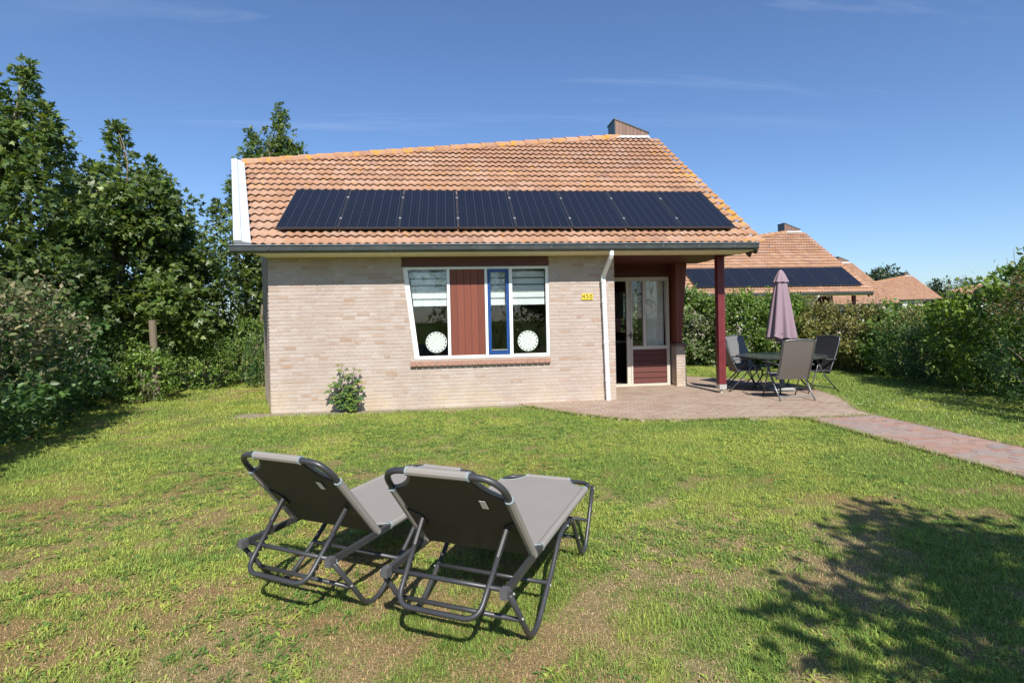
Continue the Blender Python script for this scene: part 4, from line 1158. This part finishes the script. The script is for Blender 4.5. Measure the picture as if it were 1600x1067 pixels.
# ------------------------------------------------------------------ vegetation
def leaf_template(kind):
    if kind == 'maple':
        ang = [-150, -118, -95, -62, -40, -20, 0, 20, 40, 62, 95, 118, 150]
        rad = [.30, .55, .36, .78, .42, .62, 1.0, .62, .42, .78, .36, .55, .30]
        v = [(0.0, 0.0, 0.0)] + [(.30 + .72 * r * math.cos(math.radians(a)), .72 * r * math.sin(math.radians(a)), -.16 * (r * math.sin(math.radians(a))) ** 2 - .10 * max(0, r * math.cos(math.radians(a))) ** 2) for a, r in zip(ang, rad)]
        v[0] = (.26, 0, .03)
        f = [(0, i, i + 1) for i in range(1, len(ang))]
    elif kind == 'oval':
        v = [(0, 0, 0), (.35, .24, .05), (.38, 0, 0), (.35, -.24, .05), (.75, .20, .02), (.78, 0, -.03), (.75, -.20, .02), (1.05, 0, -.10)]
        f = [(0, 2, 1), (0, 3, 2), (1, 2, 5), (1, 5, 4), (2, 3, 6), (2, 6, 5), (4, 5, 7), (5, 6, 7)]
    elif kind == 'small':
        v = [(0, 0, 0), (.5, .28, .06), (.5, -.28, .06), (1.0, 0, -.06), (.5, 0, 0)]
        f = [(0, 4, 1), (0, 2, 4), (1, 4, 3), (4, 2, 3)]
    else:  # narrow
        v = [(0, 0, 0), (.4, .13, .03), (.4, -.13, .03), (1.0, 0, -.22), (.45, 0, -.02)]
        f = [(0, 4, 1), (0, 2, 4), (1, 4, 3), (4, 2, 3)]
    return np.array(v, float), np.array(f, int)
def unit(a): return a / np.maximum(np.linalg.norm(a, axis=1, keepdims=True), 1e-9)
def leaf_arrays(kind, pos, direc, nrm, size, cols):
    v, f = leaf_template(kind); n, k = len(pos), len(v)
    d = unit(direc); s = unit(np.cross(nrm, d)); u = np.cross(d, s)
    V = pos[:, None, :] + size[:, None, None] * (v[None, :, 0:1] * d[:, None, :] + v[None, :, 1:2] * s[:, None, :] + v[None, :, 2:3] * u[:, None, :])
    T = (np.arange(n)[:, None, None] * k + f[None]).reshape(-1, 3)
    return V.reshape(-1, 3), T, np.repeat(cols, k, 0)
def pick_cols(r, n, pal):
    pal = np.array(pal); i = r.integers(0, len(pal), n); j = r.integers(0, len(pal), n); t = r.random(n)[:, None]
    return (pal[i] * t + pal[j] * (1 - t)) * r.uniform(.75, 1.2, n)[:, None]
def clump_leaves(r, centers, radii, per, spread, kind, size, pal, up=.55, droop=.1):
    """leaves in twig rosettes filling clumps; centers (m,3), radii (m,)"""
    P, D, NN, S, C = [], [], [], [], []
    tips = []
    for c, R in zip(centers, radii):
        m = max(9, int(per * R * R))
        d = unit(r.normal(size=(m, 3))); q = r.random(m) ** .45
        t = c + d * (q * R)[:, None] * np.array([1, 1, .85]); tips.append(t)
        tone = r.uniform(.8, 1.15)
        for tp, dd in zip(t, d):
            k = r.integers(5, 9)
            a = unit(dd * .8 + r.normal(size=(k, 3)) * .8 + [0, 0, .1])
            P.append(tp + a * (r.random(k) * spread)[:, None]); D.append(a + [0, 0, -droop])
            NN.append(unit(np.tile(np.array([0, -.25, up * 2]), (k, 1)) + r.normal(size=(k, 3)) * .65 + dd * .5))
            S.append(size * r.uniform(.6, 1.15, k)); C.append(pick_cols(r, k, pal) * tone)
    return np.concatenate(P), np.concatenate(D), np.concatenate(NN), np.concatenate(S), np.concatenate(C), np.concatenate(tips)
PAL = dict(
    maple=[(0.089, 0.144, 0.032), (0.122, 0.184, 0.042), (0.065, 0.116, 0.032), (0.165, 0.211, 0.044), (0.107, 0.151, 0.052)],
    mapley=[(0.16, 0.24, 0.04), (0.24, 0.304, 0.048), (0.112, 0.192, 0.032)],
    silver=[(.23, .205, .11), (.155, .175, .08), (.10, .14, .05), (.30, .26, .15), (.08, .12, .04)],
    deep=[(0.053, 0.112, 0.03), (0.075, 0.15, 0.038), (0.098, 0.18, 0.045), (0.045, 0.09, 0.027)],
    mid=[(0.116, 0.202, 0.039), (0.155, 0.248, 0.046), (0.085, 0.155, 0.031), (0.202, 0.279, 0.054)],
    lime=[(0.141, 0.216, 0.033), (0.194, 0.27, 0.043), (0.097, 0.173, 0.027)],
    olive=[(0.189, 0.203, 0.047), (0.257, 0.243, 0.068), (0.121, 0.149, 0.041), (0.284, 0.23, 0.095)],
    varieg=[(0.086, 0.148, 0.037), (0.123, 0.185, 0.049), (0.242, 0.25, 0.153), (0.062, 0.111, 0.031), (0.177, 0.202, 0.097)],
    bronze=[(0.156, 0.117, 0.052), (0.117, 0.13, 0.039), (0.221, 0.156, 0.065), (0.078, 0.098, 0.033)],
    far=[(.04, .065, .025), (.055, .085, .03), (.035, .055, .022)])

def limb(b, p, q, r0, r1, r, bend=.12, n=5):
    p, q = Vector(p), Vector(q); L = (q - p).length
    o = Vector(r.normal(size=3)) * L * bend
    pts = [p.lerp(q, i / n) + o * math.sin(math.pi * i / n) for i in range(n + 1)]
    b.tube(pts, [r0 + (r1 - r0) * i / n for i in range(n + 1)], 6); return pts

def make_tree(label, base, ell, leaders, n_clump, kind, size, pal, seed, group, trunk_r=.08, per=95, lean=(0, 0), fork=.35, clump=(.32, .58), name='maple_tree', extra_pal=None):
    """ell: ellipsoids (cx,cy,cz,rx,ry,rz) relative to base; leaders: (x,y,z_top,z_from,width)"""
    r = np.random.default_rng(seed)
    t = thing(name, label, 'tree', (base[0], base[1], GROUND - .02), 0, group)
    tot = sum(e[3] * e[4] * e[5] for e in ell); cs, rs = [], []
    for e in ell:
        k = max(2, int(n_clump * e[3] * e[4] * e[5] / tot))
        d = unit(r.normal(size=(k, 3))); q = .35 + .65 * r.random(k) ** .5
        cs.append(np.array(e[:3]) + d * q[:, None] * np.array(e[3:6])); rs.append(r.uniform(*clump, k))
    for x, y, zt, zf, wd in leaders:
        z = zf
        while z < zt:
            f = 1 - (z - zf) / (zt - zf); R = .09 + wd * f
            cs.append(np.array([[x + r.normal() * .04, y + r.normal() * .04, z]])); rs.append(np.array([R])); z += R * .75 + .05
    cs, rs = np.concatenate(cs), np.concatenate(rs)
    P, D, N, S, C, tips = clump_leaves(r, cs, rs, per, size * 1.0, kind, size, PAL[pal])
    if extra_pal:
        y_ = r.random(len(P)) < .12; C[y_] = pick_cols(r, y_.sum(), PAL[extra_pal])
    V, T, CC = leaf_arrays(kind, P, D, N, S, C)
    link('crown', fast_mesh('crown', V, T, M['leaf'], CC), t)
    b = MB(); zt = max(e[2] + e[5] * .5 for e in ell); zf = fork * zt
    top = Vector((lean[0], lean[1], zt))
    tr = limb(b, (0, 0, -.05), top, trunk_r, trunk_r * .3, r, .03, 8)
    for x, y, z1, z0, wd in leaders: limb(b, tr[5], (x, y, z1), trunk_r * .4, .006, r, .03)
    idx = r.permutation(len(cs))[:min(len(cs), 46)]
    for i in idx:
        c = cs[i]; j = min(range(len(tr)), key=lambda k: abs(tr[k].z - (c[2] * .72)))
        j = max(j, 2); w = limb(b, tr[j], c, trunk_r * .32, .007, r, .08, 4)
        for tp in tips[r.integers(0, len(tips), 2)]:
            if np.linalg.norm(tp - c) < .8: limb(b, c, tp, .007, .003, r, .05, 2)
    b.build('trunk', M['bark'], t, smooth=True)
    return t

def make_shrub(label, ell, kind, size, pal, n_leaf, seed, group=None, name='shrub', up=.4, sprays=0, stems=14, cat='shrub', fine=None):
    """ell: ellipsoids in world x,y with z from the ground; leaves on shoots over the outer layer of the union"""
    r = np.random.default_rng(seed)
    bx, by = np.mean([e[0] for e in ell]), np.mean([e[1] for e in ell])
    t = thing(name, label, cat, (bx, by, GROUND - .01), 0, group)
    E = np.array(ell, float); E[:, 0] -= bx; E[:, 1] -= by
    area = np.array([(e[3] * e[4] + e[3] * e[5] + e[4] * e[5]) for e in E]); ns = (n_leaf * area / area.sum()).astype(int)
    P, D, N, Z = [], [], [], []
    for e, n in zip(E, ns):
        m = max(4, int(n * 2.7) // 7)
        d = unit(r.normal(size=(m, 3)))
        bump = 1 + .16 * np.sin(d[:, 0] * 7 + seed) * np.cos(d[:, 1] * 6 + 2 * seed) + .14 * np.sin(d[:, 2] * 9 + d[:, 0] * 4)
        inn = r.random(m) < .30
        q = np.where(inn, .35 + .35 * r.random(m), 1.0) * (.78 + .26 * r.random(m) - .35 * (r.random(m) < .35) * r.random(m)) * bump
        c = e[:3] + d * q[:, None] * e[3:6]
        o = np.ones(m, bool)
        for f in E:
            if f is e: continue
            o &= (((c - f[:3]) / (f[3:6] * .80)) ** 2).sum(1) > 1
        o &= c[:, 2] > .03
        c, d, inn = c[o], d[o], inn[o]; m = len(c)
        if not m: continue
        shoot = unit(d * np.array([1, 1, .7]) + [0, 0, .55] + r.normal(size=(m, 3)) * .4)
        ln = size * r.uniform(1.5, 4.0, m)
        for k in range(7):
            f = k / 6
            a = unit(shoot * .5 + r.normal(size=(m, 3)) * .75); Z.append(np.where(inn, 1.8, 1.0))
            P.append(c + shoot * (ln * (f - .35))[:, None] + r.normal(size=(m, 3)) * size * .2); D.append(a)
            N.append(unit(np.tile([0, -.15, up * 2], (m, 1)) + d * .6 + r.normal(size=(m, 3)) * .7))
    P, D, N, Z = np.concatenate(P), np.concatenate(D), np.concatenate(N), np.concatenate(Z)
    ok = P[:, 2] > .01; P, D, N, Z = P[ok], D[ok], N[ok], Z[ok]; n = len(P)
    cl = pick_cols(r, n, PAL[pal]); tone = .75 + .5 * fbm(P[:, 0] * 1.0 + P[:, 2] * .7, P[:, 1] + P[:, 2], .5, seed, 2); cl = cl * tone[:, None]
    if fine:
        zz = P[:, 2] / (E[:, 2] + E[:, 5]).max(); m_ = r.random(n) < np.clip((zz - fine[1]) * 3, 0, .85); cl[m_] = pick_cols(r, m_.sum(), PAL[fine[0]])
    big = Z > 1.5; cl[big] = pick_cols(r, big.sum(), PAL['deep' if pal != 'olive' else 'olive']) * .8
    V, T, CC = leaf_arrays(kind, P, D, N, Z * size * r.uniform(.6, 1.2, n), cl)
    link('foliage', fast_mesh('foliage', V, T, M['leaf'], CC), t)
    b = MB()
    for i in range(stems):
        e = E[r.integers(0, len(E))]; d = unit(r.normal(size=(1, 3)))[0]; d[2] = abs(d[2])
        q = e[:3] + d * e[3:6] * .85; limb(b, (e[0] + r.normal() * .15, e[1] + r.normal() * .15, -.03), q, .018, .005, r, .08)
    for i in range(sprays):
        e = E[r.integers(0, len(E))]; a = r.uniform(0, 6.28); p = e[:3] + np.array([math.cos(a) * e[3] * .5, math.sin(a) * e[4] * .5, e[5] * .9]); limb(b, p, p + np.array([r.normal() * .12, r.normal() * .12, r.uniform(.2, .5)]), .006, .003, r, .05)
    tag(b.build('stems', M['bark'], t, smooth=True), kind='stuff')
    return t

GT = 'sycamore trees along the left boundary'
make_tree('tallest sycamore at the far left edge of the picture', (-8.55, 11.5), [(0, 0, 3.6, 1.4, 1.3, 2.2), (-.3, .3, 5.0, .95, .8, 1.2), (.6, -.2, 3.2, 1.1, 1.0, 1.5), (.3, 0, 1.9, 1.3, 1.0, .9)], [(.35, .2, 6.75, 5.3, .26), (-.2, 0, 6.6, 5.4, .28), (.85, 0, 5.75, 4.4, .26)], 92, 'maple', .155, 'maple', 101, GT, .09)
make_tree('broad sycamore second from the left, pointed leader on top', (-7.45, 13.6), [(.1, 0, 3.2, 1.6, 1.4, 1.9), (.3, 0, 4.3, 1.2, 1.0, 1.0), (.1, -.2, 2.0, 1.6, 1.0, .9), (-.7, 0, 3.9, .9, .9, 1.0)], [(-.15, .1, 6.3, 4.7, .27), (.55, 0, 5.35, 4.3, .26), (.95, 0, 4.9, 4.0, .24), (-.7, 0, 5.3, 4.4, .26)], 104, 'maple', .155, 'maple', 102, GT, .085, extra_pal='mapley')
make_tree('lower sycamore with rounded crown beside the gap of sky', (-7.0, 14.9), [(-.1, 0, 2.8, 1.1, 1.2, 1.7), (-.35, 0, 3.9, .8, .8, .95), (.1, 0, 1.8, 1.1, 1.0, .9)], [(-.1, 0, 5.0, 3.9, .24), (.25, 0, 4.3, 3.4, .2)], 70, 'maple', .145, 'maple', 103, GT, .07, extra_pal='mapley')
make_tree('slender sycamore beside the white verge of the house roof', (-6.15, 16.4), [(.3, 0, 2.3, .8, .9, 1.0), (.0, .2, 3.7, .5, .7, .9), (.45, .3, 4.1, .5, .7, 1.0), (1.1, .6, 2.2, .8, .8, .8), (.9, .4, 3.2, .6, .7, .9)], [(-.45, 0, 5.0, 3.9, .22), (.05, 0, 5.7, 4.5, .24), (.4, 0, 5.5, 4.5, .22)], 52, 'maple', .14, 'maple', 104, GT, .06, lean=(.4, .3))
make_tree('sycamore rising behind the left end of the ridge', (-5.75, 18.6), [(.1, 0, 6.4, .95, .8, 1.1), (-.5, 0, 5.2, .8, .8, 1.0), (.4, 0, 7.1, .5, .5, .8)], [(.35, 0, 8.7, 6.8, .36), (-.5, 0, 7.9, 6.6, .30), (.8, 0, 7.3, 6.4, .26)], 56, 'maple', .14, 'maple', 105, GT, .09)

# shrubs of the left boundary
GL = 'boundary shrubs on the left'
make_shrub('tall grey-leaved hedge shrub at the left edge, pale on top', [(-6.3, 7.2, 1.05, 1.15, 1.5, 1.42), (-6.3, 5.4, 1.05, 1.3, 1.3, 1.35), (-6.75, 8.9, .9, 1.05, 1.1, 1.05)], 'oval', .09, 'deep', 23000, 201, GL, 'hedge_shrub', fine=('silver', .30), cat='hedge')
make_shrub('dark broad-leaved shrub just behind the grey-leaved hedge', [(-7.5, 10.6, .9, 1.0, 1.1, 1.15), (-7.9, 11.8, .9, .95, .9, 1.2)], 'maple', .12, 'deep', 7000, 202, GL)
make_shrub('low green bramble below the second sycamore', [(-7.3, 12.6, .6, .8, .7, .85), (-6.3, 11.95, .45, .6, .42, .58)], 'oval', .07, 'mid', 6000, 203, GL)
make_shrub('leafy undergrowth round the wooden post', [(-6.55, 14.0, .6, .85, .6, .85), (-5.9, 14.1, .4, .55, .5, .5)], 'oval', .07, 'mid', 6000, 204, GL)
make_shrub('light green bush left of the house corner', [(-5.5, 15.3, .75, .8, .7, .95), (-4.9, 15.6, .65, .55, .6, .8)], 'oval', .07, 'mid', 6500, 205, GL)
make_shrub('dark bush tucked against the house gable', [(-4.75, 14.2, .55, .35, .5, .75), (-4.95, 16.6, 1.2, .5, .7, 1.25)], 'small', .06, 'deep', 5000, 206, GL)
make_shrub('dense dark hedge closing the gap behind the sycamores', [(-15 + i * 1.55, 18.4 - .1 * i, 1.2, 1.2, .7, 2.1 + .2 * (i % 3)) for i in range(8)], 'oval', .14, 'deep', 9000, 207, GL, 'hedge_shrub', cat='hedge')
def make_stump():
    r = np.random.default_rng(3)
    t = MB().tube([(0, 0, -.05), (.01, 0, .6), (-.02, 0, 1.2), (-.03, 0, 1.66)], [.085, .075, .07, .075], 12).build('cut_trunk', M['stump'], None, (-6.22, 12.25, GROUND), smooth=False)
    tag(t, 'bare cut trunk standing upright among the left shrubs', 'tree stump')
    b = MB(); limb(b, (0, 0, -.05), (.55, .1, 1.35), .06, .045, r, .05); limb(b, (.55, .1, 1.35), (.75, .2, 2.9), .045, .03, r, .05)
    tag(b.build('leaning_trunk', M['stump'], None, (-5.75, 15.6, GROUND), smooth=True), 'pale leaning bare trunk near the house corner', 'tree trunk')
make_stump()

# hedge and shrubs on the right
GR = 'hedge shrubs along the right boundary'
make_shrub('cream-variegated hedge shrub between house and red post', [(6.3, 17.4, .95, 1.0, 1.0, 1.18), (7.6, 16.4, .95, 1.0, 1.0, 1.15), (6.9, 17.9, .9, 1.1, .6, 1.1)], 'small', .125, 'varieg', 34000, 301, GR, 'hedge_shrub', cat='hedge', fine=('mid', .62))
make_shrub('fresh green hedge shrub right behind the parasol', [(8.7, 15.4, .95, .75, .75, 1.08), (9.5, 14.7, .95, .75, .75, 1.05)], 'small', .10, 'mid', 19000, 302, GR, 'hedge_shrub', cat='hedge')
make_shrub('yellowish thin-leaved hedge shrub right of the patio chairs', [(10.2, 14.0, .80, .75, .75, .88), (10.7, 13.1, .76, .7, .75, .84)], 'small', .078, 'olive', 18000, 303, GR, 'hedge_shrub', cat='hedge', sprays=24)
make_shrub('bright broad-leaved bush in the corner of the hedge', [(10.95, 12.2, .7, .65, .7, .82), (10.6, 11.9, .4, .5, .5, .5)], 'maple', .12, 'mid', 4200, 304, GR)
make_shrub('fine-leaved dark shrub at the shaded lawn corner', [(10.35, 10.9, .68, .75, .85, .82), (10.1, 9.9, .62, .75, .7, .82)], 'small', .06, 'deep', 14000, 305, GR, fine=('olive', .66))
make_shrub('tall willow-leaved shrub with long shoots at the right edge', [(9.95, 8.8, .85, .85, .9, 1.05), (9.7, 8.0, 1.3, .6, .6, .85), (9.85, 8.0, 1.75, .38, .4, .70), (9.6, 9.2, 1.15, .5, .5, .6)], 'small', .105, 'lime', 13000, 306, GR, up=.3, sprays=20)
make_shrub('bronze-leaved shrub at the right edge, dark towards the lawn', [(8.95, 7.0, .95, .85, .9, 1.28), (8.6, 5.6, .95, .9, 1.0, 1.3)], 'small', .06, 'deep', 15000, 307, GR, fine=('bronze', .45))

# trees far off between the roofs
def far_tree(label, px, py, R, h, seed): return make_tree(label, (px, py), [(0, 0, h - R, R, R, R), (R * .6, 0, h - R * 1.3, R * .7, R * .7, R * .7), (-R * .6, 0, h - R * 1.4, R * .7, R * .7, R * .6)], [], 40, 'small', .55, 'far', seed, 'trees far beyond the roofs', .3, per=9, clump=(R * .25, R * .42), name='distant_tree')
far_tree('dark round tree rising behind the third roof', 73.8, 85.0, 2.9, 10.2, 401)
far_tree('low green tree right of the third roof far away', 93.8, 95.0, 3.0, 7.4, 402)
far_tree('small pale tree far off, left of the farthest chimney', 157.0, 150.0, 4.0, 11.9, 403)

# garden behind the viewer: its tree shades the lawn corner, its hedge mirrors in the panes
make_tree('leafy tree beside the viewer that shades the near right lawn', (4.05, -1.05), [(0, 0, 3.0, 1.9, 1.3, 1.15), (-.75, .0, 2.9, 1.05, 1.0, .9), (1.5, .2, 2.8, 1.5, 1.1, 1.1), (0, -.4, 3.7, 1.5, .9, .8), (-.2, .3, 1.9, 1.2, .7, .7)], [], 95, 'small', .15, 'maple', 501, None, .08, per=120, name='shade_tree')
make_shrub('tall hedge closing the garden behind the viewer', [(-10 + i * 2.1, -9.5 + .3 * (i % 2), 1.9 + .3 * (i % 3), 1.5, 1.0, 2.1 + .5 * (i % 3)) for i in range(11)], 'small', .20, 'mid', 10000, 502, None, 'hedge_shrub', cat='hedge')

# self-sown sapling against the wall: every leaf its own part
def make_sapling():
    r = np.random.default_rng(77)
    t = thing('young_sycamore', 'young sycamore sapling growing against the brick wall', 'sapling', (-1.78, 9.50, GROUND - .01))
    v, f = leaf_template('maple')
    mats = [Mat('sapling_leaf_%d' % i) for i in range(3)]
    for m, c in zip(mats, ((.085, .15, .03), (.13, .20, .035), (.06, .115, .04))): m.set(color=m.mix(m.noise(m.obj(), 6, 3), c, tuple(q * .75 for q in c)), rough=.42, spec=.45)
    mes = [MB().add([tuple(p) for p in v], [tuple(q) for q in f]).mesh('leaf', m.m) for m in mats]
    b = MB(); stems = [(-.30, .50, 6), (-.12, .62, 12), (-.05, .84, 13), (.14, .76, 13), (.20, .46, 13), (-.12, .34, 11), (.06, .48, 14), (.0, .24, 13), (.18, .24, 11)]
    for sx, h, n in stems:
        top = Vector((sx, r.uniform(-.06, .03), h)); w = limb(b, (sx * .25, 0, 0), top, .009, .004, r, .06)
        for k in range(n):
            q = (.35 + .65 * (k + 1) / n); p = Vector((sx * .25, 0, 0)).lerp(top, q)
            a = r.uniform(0, 6.28); d = Vector((math.cos(a), -abs(math.sin(a)) * .9 - .1, r.uniform(-.5, .15))).normalized()
            e = p + d * r.uniform(.02, .06); b.tube([p, e], .0022, 4)
            e.y = min(e.y, .05)
            nrm = Vector((r.normal() * .3, -.7, .8)).normalized(); s = nrm.cross(d).normalized(); u_ = d.cross(s)
            R = Matrix((d, s, u_)).transposed()
            o = link('leaf', mes[int(r.integers(0, 3))] if q < .93 else mes[1], t, e, R.to_euler(), (1, 1, 1)); z = r.uniform(.11, .165) * (1 if q < .8 else .7); o.scale = (z, z, z)
    b.build('stem', M['bark'], t, smooth=True)
make_sapling()
